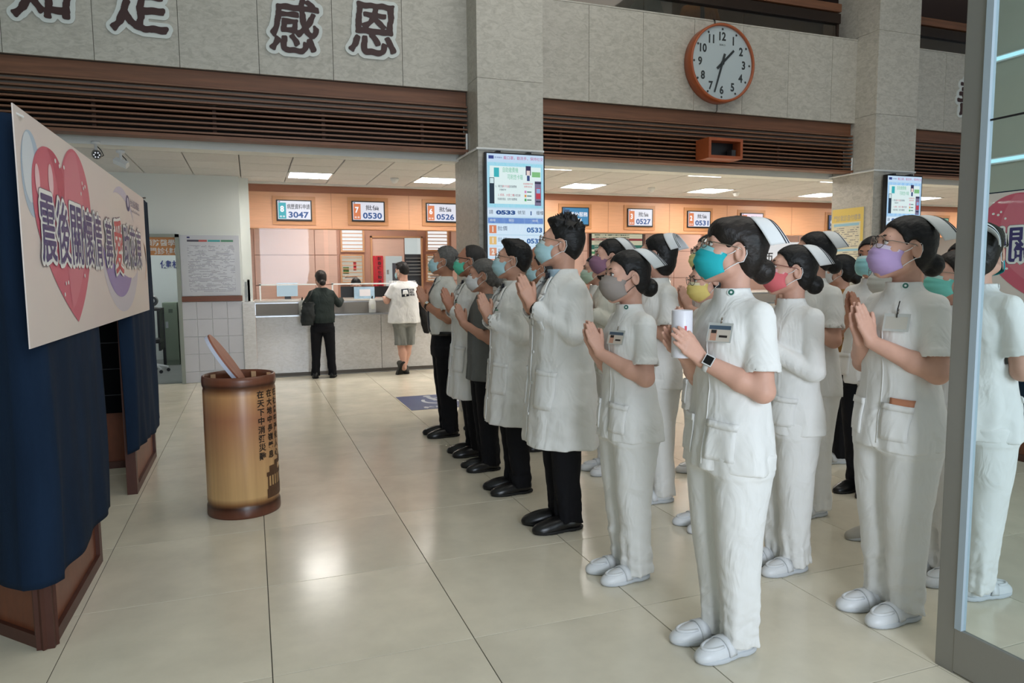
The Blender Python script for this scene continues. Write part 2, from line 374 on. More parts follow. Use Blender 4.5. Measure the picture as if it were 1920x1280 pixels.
# two security cameras under the beam
for n_, (x, y, zt, yaw) in enumerate(((-1.17, 6.88, 2.515, .5), (-1.0, 6.95, 2.46, 1.4))):
    t = thing('security_camera', ('round faced security camera with a ring of lamps under the beam', 'white box security camera hanging beside the round one')[n_], 'camera', (x, y, zt), group='security cameras')
    obj('mount', *lathe([(.035, zt + .02), (.035, zt), (.012, zt - .004), (.012, zt - .055)], 14, x, y), WHITE_PL, t, True)
    d = Vector((math.sin(yaw) * .4, -math.cos(yaw), -.25)).normalized(); c = Vector((x, y, zt - .085))
    if n_ == 0:
        obj('body', *tube([c - d * .045, c + d * .03, c + d * .04], [.034, .038, .036], 16), ALU, t, True)
        obj('lens', *tube([c + d * .0405, c + d * .043], .030, 16), BLACK, t)
        u = d.cross(Vector((0, 0, 1))).normalized(); v = u.cross(d)
        for k in range(6):
            a = k * math.pi / 3; q = c + d * .044 + (u * math.cos(a) + v * math.sin(a)) * .020
            obj('led', *tube([q, q + d * .002], .006, 8), glow('led_white', (240, 245, 250), .8), t)
    else:
        obj('body', *tube([c + Vector((-.05, .01, .025)), c + Vector((.05, -.02, -.02))], [.03, .034], 4), WHITE_PL, t)
    obj('cable', *tube([(x + .01, y, zt - .02), (x + .035, y + .01, zt - .05), (x + .05, y + .02, zt - .09), (x + .015, y + .02, zt - .11)], .004, 6), BLACK, t, True)

# gallery above the fascia
struct(box('floor_gallery', -3.3, 15.5, 6.64, 10.5, 2.84, 3.0, M('gallery_floor', (120, 110, 100))), 'gallery floor slab')
struct(box('wall_gallery', -3.3, 15.5, 10.0, 10.12, 3.0, 6.0, M('gallery_wall', (150, 104, 78), rough=.6, var=.1, vscale=1)), 'dim brown back wall of the gallery')
struct(box('ceiling_gallery', -3.3, 15.5, 6.64, 10.12, 5.35, 5.45, M('gallery_ceiling', (176, 150, 140), rough=.8)), 'pinkish gallery ceiling')
struct(box('trim_5', -3.3, 15.5, 9.85, 10.0, 5.05, 5.35, WHITE_WALL), 'pale cornice at the back of the gallery')
for (a, b, lab) in ((2.64, 6.49, 'dark metal and wood handrail with glass above the clock'), (7.32, 15.3, 'dark metal and wood handrail with glass right of the far pillar'), (-3.2, 1.95, 'dark metal and wood handrail with glass above the calligraphy')):
    t = thing('gallery_railing', lab, 'railing', ((a + b) / 2, 6.66, 4.05), group='gallery railings')
    box('top_rail', a, b, 6.62, 6.72, 4.36, 4.45, WOOD_D, t, .008)
    box('metal_beam', a, b, 6.63, 6.71, 4.235, 4.345, DARK_METAL, t, .004)
    box('post', b - .03, b, 6.655, 6.685, 4.05, 4.24, DARK_METAL, t); box('post', a, a + .03, 6.655, 6.685, 4.05, 4.24, DARK_METAL, t)
    gl = bpy.data.materials.get('rail_glass')
    if not gl:
        gl = bpy.data.materials.new('rail_glass'); gl.use_nodes = True; nt = gl.node_tree; nt.nodes.clear()
        ou = nt.nodes.new('ShaderNodeOutputMaterial'); mx = nt.nodes.new('ShaderNodeMixShader'); tr = nt.nodes.new('ShaderNodeBsdfTransparent'); gs = nt.nodes.new('ShaderNodeBsdfGlossy')
        tr.inputs[0].default_value = (.80, .72, .62, 1); gs.inputs['Roughness'].default_value = .03; mx.inputs[0].default_value = .10
        nt.links.new(tr.outputs[0], mx.inputs[1]); nt.links.new(gs.outputs[0], mx.inputs[2]); nt.links.new(mx.outputs[0], ou.inputs[0])
    k = 0; x = a + .03
    while x < b - .04:
        box('glass_pane', x + .003, min(x + 1.25, b - .03) - .003, 6.665, 6.675, 4.052, 4.235, gl, t); x += 1.25

# ---- tiled wall with the door
wl = struct(box('wall_tile', -.88, -.10, 10.215, 10.36, 0, 2.76, WHITE_WALL), 'white wall with a tiled lower half beside the door')
CER = M('white_ceramic', (214, 214, 220), rough=.15, tile_rand=.05, var=.02)
cme = tile_mesh('wall_tile_piece', .183, .228, .012, .003, CER); cme.transform(Matrix.Rotation(math.pi / 2, 4, 'X'))
cols = [-.872 + .187 * (k + .5) for k in range(4)]
for x in cols:
    for r_ in range(5):
        zc = 1.075 - .231 * (r_ + .5)
        if r_ == 4:
            o = box('ceramic_tile', x - .0915, x + .0915, 10.203, 10.215, .004, 1.075 - .231 * 4 - .002, CER, wl, .002)
        else:
            o = bpy.data.objects.new('ceramic_tile', cme); o.location = (x, 10.203, zc); link(o, wl)
box('wood_rail', -.875, -.115, 10.185, 10.215, 1.078, 1.148, M('rail_wood', (122, 70, 44), rough=.4, var=.15, vscale=4, stretch=(1, 4, 10)), wl, .004)
struct(box('wall_over_door', -3.3, -.88, 10.215, 10.36, 1.95, 2.76, WHITE_WALL), 'white wall above the side door')
struct(box('wall_behind_banner', -3.3, -1.30, 10.215, 10.36, 0, 1.95, WHITE_WALL), 'white wall left of the side door')
FRAME = M('door_frame_paint', (150, 156, 146), rough=.5)
d1 = struct(MB().box(-.90, -.855, 10.17, 10.38, 0, 1.955).box(-1.32, -1.275, 10.17, 10.38, 0, 1.955).box(-1.32, -.855, 10.17, 10.38, 1.915, 1.955).build('door_1', FRAME), 'grey painted frame of the open side door')
sg = box('transom_sign', -1.275, -.90, 10.22, 10.24, 1.685, 1.915, M('sign_orange', (206, 140, 84), rough=.5), None)
tag(sg, 'orange sign with white lettering in the door head', 'sign')
WHITE_PRINT = M('white_print', (236, 236, 232), rough=.5)
text('lettering', '預防醫學', .1, WHITE_PRINT, sg, (-1.08, 10.218, 1.845), fit=(.35, .085), off=.001)
text('lettering', '門診健檢', .1, WHITE_PRINT, sg, (-1.02, 10.218, 1.74), fit=(.37, .085), off=.001)
# room behind the door
struct(box('wall_side_room', -3.3, 0.02, 13.4, 13.5, 0, 2.76, WHITE_WALL), 'white far wall of the side room')
struct(box('wall_partition', -.12, .02, 10.36, 13.4, 0, 2.76, WHITE_WALL), 'partition between side room and office')
bs_ = struct(box('baseboard_side_room', -1.74, -1.66, 10.38, 12.2, 0, .12, M('base_grey', (110, 116, 112))), 'grey baseboard in the side room')
struct(box('wall_side_room_left', -1.80, -1.74, 10.38, 13.4, 0, 2.76, WHITE_WALL), 'left wall of the side room')
wt = text('wall_lettering', '健檢報告', .2, M('blue_print', (52, 62, 128)), None, (-1.07, 13.385, 1.62), fit=(.72, .135), off=.002)
tag(wt, 'dark blue lettering on the wall of the side room', 'lettering')
LOCK = M('locker_green', (128, 140, 122), rough=.45)
for k, x in enumerate((-1.335, -1.11)):
    t = thing('locker', ('green steel locker beside the office chair', 'green steel locker half hidden by the door frame')[k], 'locker', (x + .11, 12.5, 0), group='lockers in the side room')
    box('body', x, x + .215, 12.45, 12.85, 0, 1.0, LOCK, t, .004)
    dr = box('locker_door', x + .008, x + .207, 12.435, 12.45, .08, .98, LOCK, t, .003)
    box('handle', x + .04, x + .075, 12.425, 12.436, .60, .70, STEEL, dr); box('label_holder', x + .09, x + .15, 12.43, 12.436, .84, .9, M('locker_dark', (84, 94, 82)), dr)
t = thing('desk', 'dark desk in the side room', 'desk', (-1.55, 12.0, 0))
box('desk_top', -1.73, -1.30, 11.82, 12.35, .90, .93, M('desk_dark', (46, 40, 38)), t); box('desk_panel', -1.34, -1.31, 11.78, 12.35, .3, .90, BLACK, t); box('leg', -1.72, -1.68, 11.78, 11.82, 0, .9, BLACK, t); box('leg', -1.34, -1.30, 12.3, 12.35, 0, .9, BLACK, t)
t = thing('desk_fan', 'small round grey fan on the dark desk', 'fan', (-1.41, 11.95, .93))
obj('base', *lathe([(.07, .93), (.07, .95), (.02, .955), (.018, 1.0)], 16, -1.41, 11.98), ALU, t, True)
obj('housing', *tube([(-1.41, 11.99, 1.05), (-1.41, 11.92, 1.05)], [.06, .085], 20), ALU, t, True)
obj('hub', *tube([(-1.41, 11.921, 1.05), (-1.41, 11.912, 1.05)], .035, 14), WHITE_PL, t); obj('dark_ring', *tube([(-1.41, 11.9205, 1.05), (-1.41, 11.917, 1.05)], .068, 20), M('fan_dark', (60, 62, 66)), t)
t = thing('office_chair', 'dark red office chair with a star base in the side room', 'chair', (-1.40, 11.6, 0))
box('seat', -1.6, -1.28, 11.45, 11.8, .44, .50, BLACK, t, .02)
obj('backrest', *tube([(-1.50, 11.5, .52), (-1.46, 11.5, .62), (-1.50, 11.5, .82)], [.10, .12, .06], 10), M('chair_red', (96, 34, 36), rough=.9), t, True)
obj('column', *tube([(-1.4, 11.6, .10), (-1.4, 11.6, .44)], .03, 10), ALU, t)
for k in range(5):
    a = k * 2 * math.pi / 5 + .3; e = (-1.4 + .2 * math.cos(a), 11.6 + .2 * math.sin(a), .07)
    lg = obj('leg', *tube([(-1.4, 11.6, .12), e], [.025, .015], 8), WHITE_PL, t); obj('caster', *tube([(e[0], e[1] - .012, .026), (e[0], e[1] + .012, .026)], .026, 10), BLACK, lg)
t = thing('side_room_fill', 'unseen light panel added to brighten the side room', 'light', (-.9, 11.9, 2.7))  # unseen panel added to brighten the side room
box('frame', -1.3, -.5, 11.5, 12.3, 2.73, 2.76, WHITE_PL, t); box('diffuser', -1.27, -.53, 11.53, 12.27, 2.722, 2.73, glow('side_fill', (245, 250, 255), 7.0), t)
# poster on the tiled wall
def lines_material(name, paper, ink, scale, thr=.5, seed=0.0):
    if name in MATS: return MATS[name]
    m = bpy.data.materials.new(name); m.use_nodes = True; N = m.node_tree.nodes; L = m.node_tree.links; b = N['Principled BSDF']; b.inputs['Roughness'].default_value = .25
    tc = N.new('ShaderNodeTexCoord'); mp = N.new('ShaderNodeMapping'); L.new(tc.outputs['Object'], mp.inputs[0])
    sx = N.new('ShaderNodeSeparateXYZ'); L.new(mp.outputs[0], sx.inputs[0])
    wv = N.new('ShaderNodeMath'); wv.operation = 'MULTIPLY'; wv.inputs[1].default_value = scale; L.new(sx.outputs['Z'], wv.inputs[0])
    fr = N.new('ShaderNodeMath'); fr.operation = 'FRACT'; L.new(wv.outputs[0], fr.inputs[0])
    lt = N.new('ShaderNodeMath'); lt.operation = 'LESS_THAN'; lt.inputs[1].default_value = .42; L.new(fr.outputs[0], lt.inputs[0])
    fl_ = N.new('ShaderNodeMath'); fl_.operation = 'FLOOR'; L.new(wv.outputs[0], fl_.inputs[0])
    cb = N.new('ShaderNodeCombineXYZ'); L.new(sx.outputs['X'], cb.inputs[0]); L.new(sx.outputs['Y'], cb.inputs[1]); L.new(fl_.outputs[0], cb.inputs[2])
    m2 = N.new('ShaderNodeMapping'); m2.inputs['Scale'].default_value = (9, 9, .73); m2.inputs['Location'].default_value = (seed, seed, seed); L.new(cb.outputs[0], m2.inputs[0])
    nz = N.new('ShaderNodeTexNoise'); nz.inputs['Scale'].default_value = 1.0; nz.inputs['Detail'].default_value = 6; nz.inputs['Roughness'].default_value = .75; L.new(m2.outputs[0], nz.inputs['Vector'])
    gt = N.new('ShaderNodeMath'); gt.operation = 'GREATER_THAN'; gt.inputs[1].default_value = thr; L.new(nz.outputs['Fac'], gt.inputs[0])
    mu = N.new('ShaderNodeMath'); mu.operation = 'MULTIPLY'; L.new(lt.outputs[0], mu.inputs[0]); L.new(gt.outputs[0], mu.inputs[1])
    mx = N.new('ShaderNodeMix'); mx.data_type = 'RGBA'; mx.inputs[6].default_value = (*lin(paper), 1); mx.inputs[7].default_value = (*lin(ink), 1); L.new(mu.outputs[0], mx.inputs[0])
    L.new(mx.outputs[2], b.inputs['Base Color']); MATS[name] = m; return m
po = box('notice_poster', -.845, -.128, 10.195, 10.2145, 1.155, 1.945, M('poster_acrylic', (206, 208, 214), rough=.12))
tag(po, 'large white printed notice under a clear sheet above the tiles', 'poster')
quadY('printed_text', -.76, -.19, 1.20, 1.82, 10.1945, lines_material('poster_text', (208, 210, 216), (146, 146, 158), 62, .5), po)
quadY('printed_heading', -.76, -.62, 1.86, 1.885, 10.1944, M('pr_dk', (70, 66, 80)), po); quadY('printed_heading', -.62, -.52, 1.86, 1.885, 10.1944, M('pr_red', (190, 90, 84)), po); quadY('printed_heading', -.51, -.36, 1.86, 1.885, 10.1944, M('pr_teal', (70, 170, 170)), po); quadY('printed_heading', -.35, -.2, 1.86, 1.885, 10.1944, M('pr_grn', (80, 140, 110)), po)
quadY('emblem', -.76, -.725, 1.905, 1.925, 10.1944, M('pr_navy', (50, 52, 110)), po)

# ---- counter front
ct = struct(box('wall_counter', .05, 15.4, 10.40, 10.62, 0, 1.02, M('counter_core', (120, 116, 110))), 'long service counter clad in pale marble')
edges = [.04, .98, 1.76, 3.3, 4.85, 6.4, 7.95, 9.5, 11.1, 12.7, 14.3, 15.4]
panels(edges, 10.36, .05, .835, ct, MARBLE_C, .04, 'marble_panel', .003)
panels([.04, 3.3, 6.4, 9.5, 12.7, 15.4], 10.375, 0, .048, ct, M('plinth', (120, 112, 104)), .03, 'plinth_board')
box('steel_ledge', .04, 15.4, 10.28, 10.45, .838, .866, STEEL, ct, .004)
box('steel_riser', .04, 15.4, 10.44, 10.46, .866, 1.035, STEEL, ct)
box('worktop', .04, 15.4, 10.42, 11.35, 1.035, 1.06, M('worktop', (196, 190, 182), rough=.25), ct, .004)
box('marble_pier', -.12, .04, 10.19, 10.75, 0, 1.062, MARBLE_C, ct, .003)
box('steel_mullion', -.085, -.03, 10.5, 10.62, 1.062, 2.09, M('dark_mullion', (70, 70, 70), rough=.2, metal=.7), ct)
# fascia over the counter
fs = struct(box('trim_6', -.12, 15.4, 10.80, 10.98, 2.09, 2.60, ORANGE_WOOD), 'beech fascia band carrying the counter screens')
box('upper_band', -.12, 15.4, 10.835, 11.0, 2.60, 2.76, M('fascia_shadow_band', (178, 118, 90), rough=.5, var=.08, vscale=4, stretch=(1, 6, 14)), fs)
box('fascia_lip', -.12, 15.4, 10.785, 10.99, 2.083, 2.092, ORANGE_TRIM, fs)
box('cornice', -3.3, 15.4, 10.66, 10.80, 2.705, 2.745, WHITE_WALL, fs)
for x in (1.15, 2.3, 4.0, 5.7, 6.9, 8.1, 9.55, 11.3, 12.6): box('fascia_joint', x, x + .003, 10.797, 10.801, 2.092, 2.6, M('joint_brown', (140, 92, 60)), fs)
# office behind the counter
struct(box('wall_office', -.0, 15.4, 12.82, 12.95, 0, 2.76, PINK_WOOD), 'pale pink laminate wall of the office')
wo = bpy.data.objects['wall_office']
struct(box('ceiling_office', -.1, 15.4, 11.1, 12.95, 2.62, 2.66, WHITE_WALL), 'office ceiling')
box('seam_backing', .07, 10.4, 12.815, 12.8195, .9, 2.4, M('seam_brown', (196, 148, 128)), wo)
def wall_panel(x0, x1, z0, z1): box('laminate_panel', x0 + .006, x1 - .006, 12.796, 12.815, z0 + .006, z1 - .006, PINK_WOOD, wo)
for (x0, x1) in ((.075, 1.06), (1.06, 1.44)):
    for (z0, z1) in ((.9, 1.25), (1.25, 1.762), (1.762, 2.4)): wall_panel(x0, x1, z0, z1)
for (x0, x1) in ((3.5, 4.6), (4.6, 5.5), (5.5, 6.3), (7.6, 8.3), (8.3, 8.95), (9.5, 10.4)):
    for (z0, z1) in ((.9, 1.3), (1.3, 1.85), (1.85, 2.4)): wall_panel(x0, x1, z0, z1)
for n_, x in enumerate((1.0, 4.8, 8.6, 12.4)):  # panels added out of view to brighten the pink wall
    t = thing('office_fill', 'unseen light panel added to brighten the office wall, %s' % ('leftmost', 'second', 'third', 'rightmost')[n_], 'light', (x, 11.9, 2.6), group='added office fill lights')
    box('frame', x, x + 1.2, 11.6, 12.2, 2.600, 2.62, WHITE_PL, t); box('diffuser', x + .03, x + 1.17, 11.63, 12.17, 2.594, 2.600, glow('office_fill_glow', (255, 248, 240), 8.5), t)
OUT = glow('lit_blind', (250, 250, 250), 1.0); SH = M('shutter_wood', (214, 160, 118), rough=.5)
for k, (x0, x1, z0, z1) in enumerate(((1.53, 1.885, 1.845, 2.24), (1.515, 1.87, 1.293, 1.745), (3.06, 3.43, 1.862, 2.235), (3.05, 3.42, 1.304, 1.746), (9.03, 9.35, 1.9, 2.24))):
    wd = struct(box('window_%d' % (k + 1), x0, x1, 12.812, 12.818, z0, z1, OUT if k in (0, 2, 4) else glow('lit_blind_low', (222, 214, 196), .7)), 'bright window behind wooden shutter slats')
    m_ = MB()
    for q in ((x0 - .03, x1 + .03, 12.77, 12.81, z1, z1 + .03), (x0 - .03, x1 + .03, 12.77, 12.81, z0 - .03, z0), (x0 - .03, x0, 12.77, 12.81, z0, z1), (x1, x1 + .03, 12.77, 12.81, z0, z1)): m_.box(*q)
    m_.build('window_frame', SH, wd)
    nsl = int((z1 - z0) / .058)
    for s in range(nsl): z = z0 + (z1 - z0) * (s + .5) / nsl; box('slat', x0, x1, 12.785, 12.80, z - .007, z + .007, SH, wd)
    if k in (1, 3): box('plant_glimpse', x0 + .02, x0 + .12, 12.803, 12.811, z0 + .14, z0 + .26, M('plant_g', (96, 128, 70)), wd); box('book_glimpse', x0 + .05, x0 + .26, 12.803, 12.811, z0 + .03, z0 + .11, WHITE_PL, wd); box('red_glimpse', x0 + .2, x0 + .25, 12.803, 12.811, z0 + .2, z0 + .36, M('red_paper', (214, 44, 58)), wd)
do = struct(MB().box(2.02, 2.05, 12.76, 12.82, 0, 2.10).box(2.93, 2.96, 12.76, 12.82, 0, 2.10).box(2.02, 2.96, 12.76, 12.82, 2.07, 2.10).build('door_2', SH), 'wooden door frame in the office wall')
box('door_leaf', 2.05, 2.62, 12.79, 12.815, 0, 2.07, PINK_WOOD, do); box('pane', 2.28, 2.58, 12.785, 12.79, 1.10, 1.745, glow('pale_pane', (205, 212, 210), .75), do)
box('lit_gap', 2.64, 2.93, 12.805, 12.815, 1.78, 2.07, glow('pale_gap', (214, 222, 220), .85), do); box('dark_gap', 2.64, 2.93, 12.805, 12.815, .2, 1.78, M('dim_room', (60, 62, 66)), do)
for s in range(6): box('blind_slat', 2.65, 2.92, 12.78, 12.80, 1.40 + .06 * s, 1.415 + .06 * s, M('grey_blind', (150, 152, 150)), do)
box('dark_blind', 2.40, 2.56, 12.778, 12.784, 1.30, 1.62, M('dim_room2', (84, 84, 92)), do); box('switch_plate', 2.30, 2.335, 12.777, 12.785, 1.42, 1.5, M('switch_grey', (150, 152, 150)), do)
RED = M('red_paper', (214, 44, 58), rough=.6)
for k, (x0, x1, tx) in enumerate(((2.055, 2.10, '生生勤'), (2.105, 2.235, '朝氣蓬勃生動進福'))):
    o = box('red_couplet', x0, x1, 12.77, 12.775, 1.14, 1.75, RED); tag(o, ('narrow red paper strip at the door edge', 'red paper couplet with black brush lettering on the office door')[k], 'couplet', 'red couplets')
    if k == 1:
        for q, ch in enumerate('新春暖生動進福'): text('lettering', ch, .09, BLACK, o, ((x0 + x1) / 2, 12.769, 1.70 - .083 * q), fit=(.07, .068), off=.001)
# acrylic shields and desk things behind the counter
acr = bpy.data.materials.new('clear_acrylic'); acr.use_nodes = True; nt = acr.node_tree; nt.nodes.clear()
ou = nt.nodes.new('ShaderNodeOutputMaterial'); mx = nt.nodes.new('ShaderNodeMixShader'); tr = nt.nodes.new('ShaderNodeBsdfTransparent'); gs = nt.nodes.new('ShaderNodeBsdfGlossy'); gs.inputs['Roughness'].default_value = .02
tr.inputs[0].default_value = (.97, .98, .98, 1); mx.inputs[0].default_value = .018
nt.links.new(tr.outputs[0], mx.inputs[1]); nt.links.new(gs.outputs[0], mx.inputs[2]); nt.links.new(mx.outputs[0], ou.inputs[0])
for n_, (x0, x1) in enumerate(((.08, 1.02), (1.08, 2.4), (3.9, 5.2), (5.3, 6.9))):
    t = thing('acrylic_shield', 'clear acrylic shield standing on the counter, number %s from left' % ('one', 'two', 'three', 'four')[n_], 'screen', ((x0 + x1) / 2, 10.7, 1.06), group='acrylic shields')
    box('sheet', x0, x1, 10.70, 10.704, 1.28, 2.08, acr, t)
    m_ = MB()
    for xx in (x0 + .03, x1 - .05): m_.box(xx, xx + .02, 10.69, 10.715, 1.06, 1.30)
    m_.box(x0 + .03, x1 - .03, 10.69, 10.715, 1.27, 1.29)
    m_.build('support', WHITE_PL, t)
def bottle(x, y, z, lab, body):
    t = thing('sanitizer_bottle', lab, 'bottle', (x, y, z), group='sanitizer bottles on the counter ledge')
    def sect(w, d, zz): return [(x + w * math.copysign(abs(math.cos(a)) ** .6, math.cos(a)), y + d * math.copysign(abs(math.sin(a)) ** .6, math.sin(a)), zz) for a in [i * math.pi / 8 for i in range(16)]]
    V = []; F = []; rows = [(.052, .03, z), (.052, .03, z + .13), (.046, .027, z + .165), (.028, .02, z + .195), (.018, .018, z + .20)]
    for r_ in rows: V += sect(*r_)
    for i in range(len(rows) - 1):
        for j in range(16): F.append((i * 16 + j, i * 16 + (j + 1) % 16, (i + 1) * 16 + (j + 1) % 16, (i + 1) * 16 + j))
    F.append(tuple(range(16))[::-1]); F.append(tuple(64 + j for j in range(16)))
    obj('bottle_body', V, F, body, t, True)
    box('label', x - .022, x + .022, y - .0325, y - .0315, z + .05, z + .12, M('bottle_label', (214, 216, 206)), t)
    obj('pump', *tube([(x, y, z + .20), (x, y, z + .225), (x, y - .03, z + .235)], [.012, .010, .008], 8), BLACK, t, True)
bottle(.665, 10.355, .866, 'clear sanitizer bottle left of the woman at the counter', M('clear_bottle', (170, 172, 168), rough=.15))
bottle(1.64, 10.355, .866, 'white sanitizer bottle beside the man in a white tee', M('white_bottle', (216, 218, 216), rough=.3))
t = thing('brochure_rack', 'rack of pale brochures at the left end of the counter', 'brochures', (-.04, 10.4, 1.062))
for k in range(4): box('brochure', -.115 + .035 * k, -.105 + .035 * k + .02, 10.28 + .04 * k, 10.30 + .04 * k, 1.064, 1.36 - .03 * (k % 2), M('brochure%d' % (k % 2), ((206, 208, 206), (150, 156, 158))[k % 2], var=.2, vscale=20), t)
t = thing('monitor', 'dark monitor seen past the woman at the counter', 'monitor', (.52, 11.2, 1.06)); box('screen', .36, .66, 11.2, 11.23, 1.10, 1.30, glow('mon', (190, 214, 226), .7), t); box('foot', .47, .56, 11.2, 11.25, 1.06, 1.10, BLACK, t)
t = thing('monitor', 'black monitor in front of the seated clerk', 'monitor', (1.7, 11.1, 1.06)); box('screen', 1.28, 2.15, 11.05, 11.08, 1.07, 1.235, BLACK, t); box('foot', 1.6, 1.8, 11.05, 11.12, 1.06, 1.075, BLACK, t)
o = box('leaflet', 1.42, 1.72, 10.62, 10.625, 1.062, 1.235, M('leaflet_blue', (170, 200, 222), var=.15, vscale=9)); tag(o, 'blue and white leaflet propped on the counter before the clerk', 'leaflet'); box('leaflet_panel', 1.50, 1.66, 10.617, 10.62, 1.10, 1.20, M('paper_white', (236, 232, 236)), o)
o = box('paper_form', 1.95, 2.35, 10.66, 10.664, 1.062, 1.32, lines_material('form_text', (220, 222, 224), (120, 126, 150), 60, .5)); tag(o, 'printed sheet fixed to the shield right of the man in a white tee', 'paper')

# ---- numbered screens on the fascia
BLUE_P = M('blue_digits', (44, 92, 160)); DKTX = M('dark_glyphs', (42, 44, 60))
def counter_screen(x0, x1, z0, z1, num, title, code, side, lab, bg=(226, 228, 240), wht=False, sub=None):
    t = thing('counter_screen', lab, 'screen', ((x0 + x1) / 2, 10.79, z0), group='numbered counter screens')
    m_ = MB(); e = .055
    for q in ((x0 - e, x1 + e, z1, z1 + e), (x0 - e, x1 + e, z0 - e, z0), (x0 - e, x0, z0, z1), (x1, x1 + e, z0, z1)): m_.box(q[0], q[1], 10.785, 10.80, q[2], q[3])
    m_.build('wood_surround', ORANGE_TRIM, t)
    box('bezel', x0, x1, 10.765, 10.80, z0, z1, BLACK, t, .004)
    a, b, c_, d = x0 + .018, x1 - .018, z0 + .022, z1 - .016; w_, h_ = b - a, d - c_
    quadY('display', a, b, c_, d, 10.7645, glow('disp_%d_%d' % (bg[0], bg[2]), bg, .95), t)
    quadY('number_field', a + .008, a + w_ * .25, c_ + .008, d - h_ * .1, 10.7640, glow('side_%d' % side[0], side, .85), t)
    W_ = glow('lit_white', (246, 246, 250), 1.0)
    text('number', num, .1, W_, t, (a + w_ * .13, 10.7635, c_ + h_ * .56), fit=(None, h_ * .34), off=.004)
    text('small_lettering', '櫃 檯', .05, W_, t, (a + w_ * .13, 10.7635, c_ + h_ * .15), fit=(w_ * .16, h_ * .1))
    quadY('header_mark', a + .01, a + .035, d - h_ * .08, d - h_ * .03, 10.7640, M('pr_navy', (50, 52, 110)), t)
    if title: text('title', title, .1, W_ if wht else glow('lit_dark', (52, 54, 72), .5), t, (a + w_ * .63, 10.7635, c_ + h_ * (.70 if not wht else .62)), fit=(min(.10 * len(title), w_ * .70), h_ * .29), off=.001)
    if code: text('ticket_number', code, .1, glow('lit_blue', (46, 96, 170), .6), t, (a + w_ * .63, 10.7635, c_ + h_ * .25), fit=(w_ * .62, h_ * .34), off=.003)
    if sub: box('pictogram', a + w_ * .5, a + w_ * .72, 10.7630, 10.764, c_ + h_ * .10, c_ + h_ * .36, W_, t); box('pictogram_core', a + w_ * .54, a + w_ * .68, 10.7625, 10.763, c_ + h_ * .15, c_ + h_ * .31, glow('lit_midblue', (110, 160, 190), .7), t)
    return t
OR = (226, 132, 84)
counter_screen(.385, .872, 2.193, 2.49, '8', '病歷資料申請', '3047', (54, 176, 190), 'counter screen eight with a teal number field')
counter_screen(1.44, 1.93, 2.20, 2.50, '7', '批價', '0530', OR, 'counter screen seven showing 0530')
counter_screen(2.56, 3.05, 2.205, 2.50, '6', '批價', '0526', OR, 'counter screen six showing 0526 beside the near pillar')
counter_screen(4.84, 5.33, 2.195, 2.495, '4', '暫停服務', None, (40, 74, 110), 'blue counter screen four showing service paused', bg=(58, 130, 176), wht=True, sub=True)
counter_screen(6.055, 6.55, 2.19, 2.50, '3', '批價', '0527', OR, 'counter screen three showing 0527')
counter_screen(7.245, 7.73, 2.19, 2.487, '2', '批價', '0531', OR, 'counter screen two showing 0531')
counter_screen(8.38, 8.88, 2.19, 2.475, '1', '批價', '0533', OR, 'counter screen one behind the nurse holding a cup', bg=(240, 220, 236))
counter_screen(13.05, 13.55, 2.19, 2.475, '5', None, None, (60, 150, 140), 'small green screen on the fascia right of the far pillar', bg=(120, 176, 150))
t = counter_screen(10.40, 10.85, 2.19, 2.475, '6', None, None, (40, 110, 130), 'narrow blue counter screen at the edge of the far pillar', bg=(48, 74, 150))

# timetable screen on the office wall
t = thing('timetable_screen', 'wide screen with green and red timetable rows on the office wall', 'screen', (6.94, 12.75, 1.6))
box('bezel', 6.33, 7.53, 12.73, 12.80, 1.60, 2.30, BLACK, t, .006)
rows = ['w', 'g', 'y', 'y', 'r', 'y', 'y', 'g', 'g', 'y', 'g2', 'y', 'y', 'g2', 'w']; colr = {'w': (214, 220, 236), 'g': (50, 120, 104), 'y': (226, 222, 190), 'r': (156, 60, 66), 'g2': (76, 150, 96)}
for k, r_ in enumerate(rows):
    z1 = 2.27 - k * .0435; quadY('row', 6.36, 7.50, z1 - .042, z1, 12.729, glow('row_' + r_, colr[r_], .75), t)
    if r_ in 'gyr': quadY('row_text', 6.42, 7.2, z1 - .031, z1 - .012, 12.7285, lines_material('row_txt', (206, 206, 190), (70, 96, 90), 20, .5), t)

# lit pharmacy sign far right behind the nurses
t = thing('pharmacy_sign', 'bright white sign with grey brush lettering behind the pink masked nurse', 'sign', (9.6, 11.2, 1.4))
o = box('sign_board', 8.85, 10.4, 11.30, 11.34, 1.30, 1.98, glow('sign_white', (236, 238, 240), .9), t)
for xx in (9.0, 10.2): obj('hanger', *tube([(xx, 11.32, 1.98), (xx, 11.32, 2.62)], .006, 6), STEEL, t)
text('lettering', '藥師', .3, M('brush_grey', (96, 98, 104)), t, (9.25, 11.295, 1.66), fit=(.62, .26), off=.004)
# ================================================================== THINGS IN THE HALL
# calligraphy boards on the marble
BROWN = M('calligraphy_brown', (62, 36, 34), rough=.5); PALE = M('board_white', (214, 218, 214), rough=.4)
for ch, cx, cz in (('知', -1.41, 3.60), ('足', -.75, 3.57), ('感', .44, 3.525), ('恩', 1.10, 3.57), ('善', 8.48, 3.54)):
    t = thing('calligraphy_board', 'brown brush character %s on a white outlined board' % {'知': 'at the far left edge', '足': 'second from the left', '感': 'third from the left', '恩': 'nearest to the pillar', '善': 'cut off by the glass door'}[ch], 'wall lettering', (cx, 6.545, cz - .24), group='calligraphy on the marble fascia')
    fat_glyph(ch, .40, .43, .045, 'outline_board', PALE, t, (cx, 6.548, cz), FACE_NEG_Y, 96, .014, .10)
    fat_glyph(ch, .40, .43, .011, 'character', BROWN, t, (cx, 6.533, cz), FACE_NEG_Y, 110, .006, .10, .004)
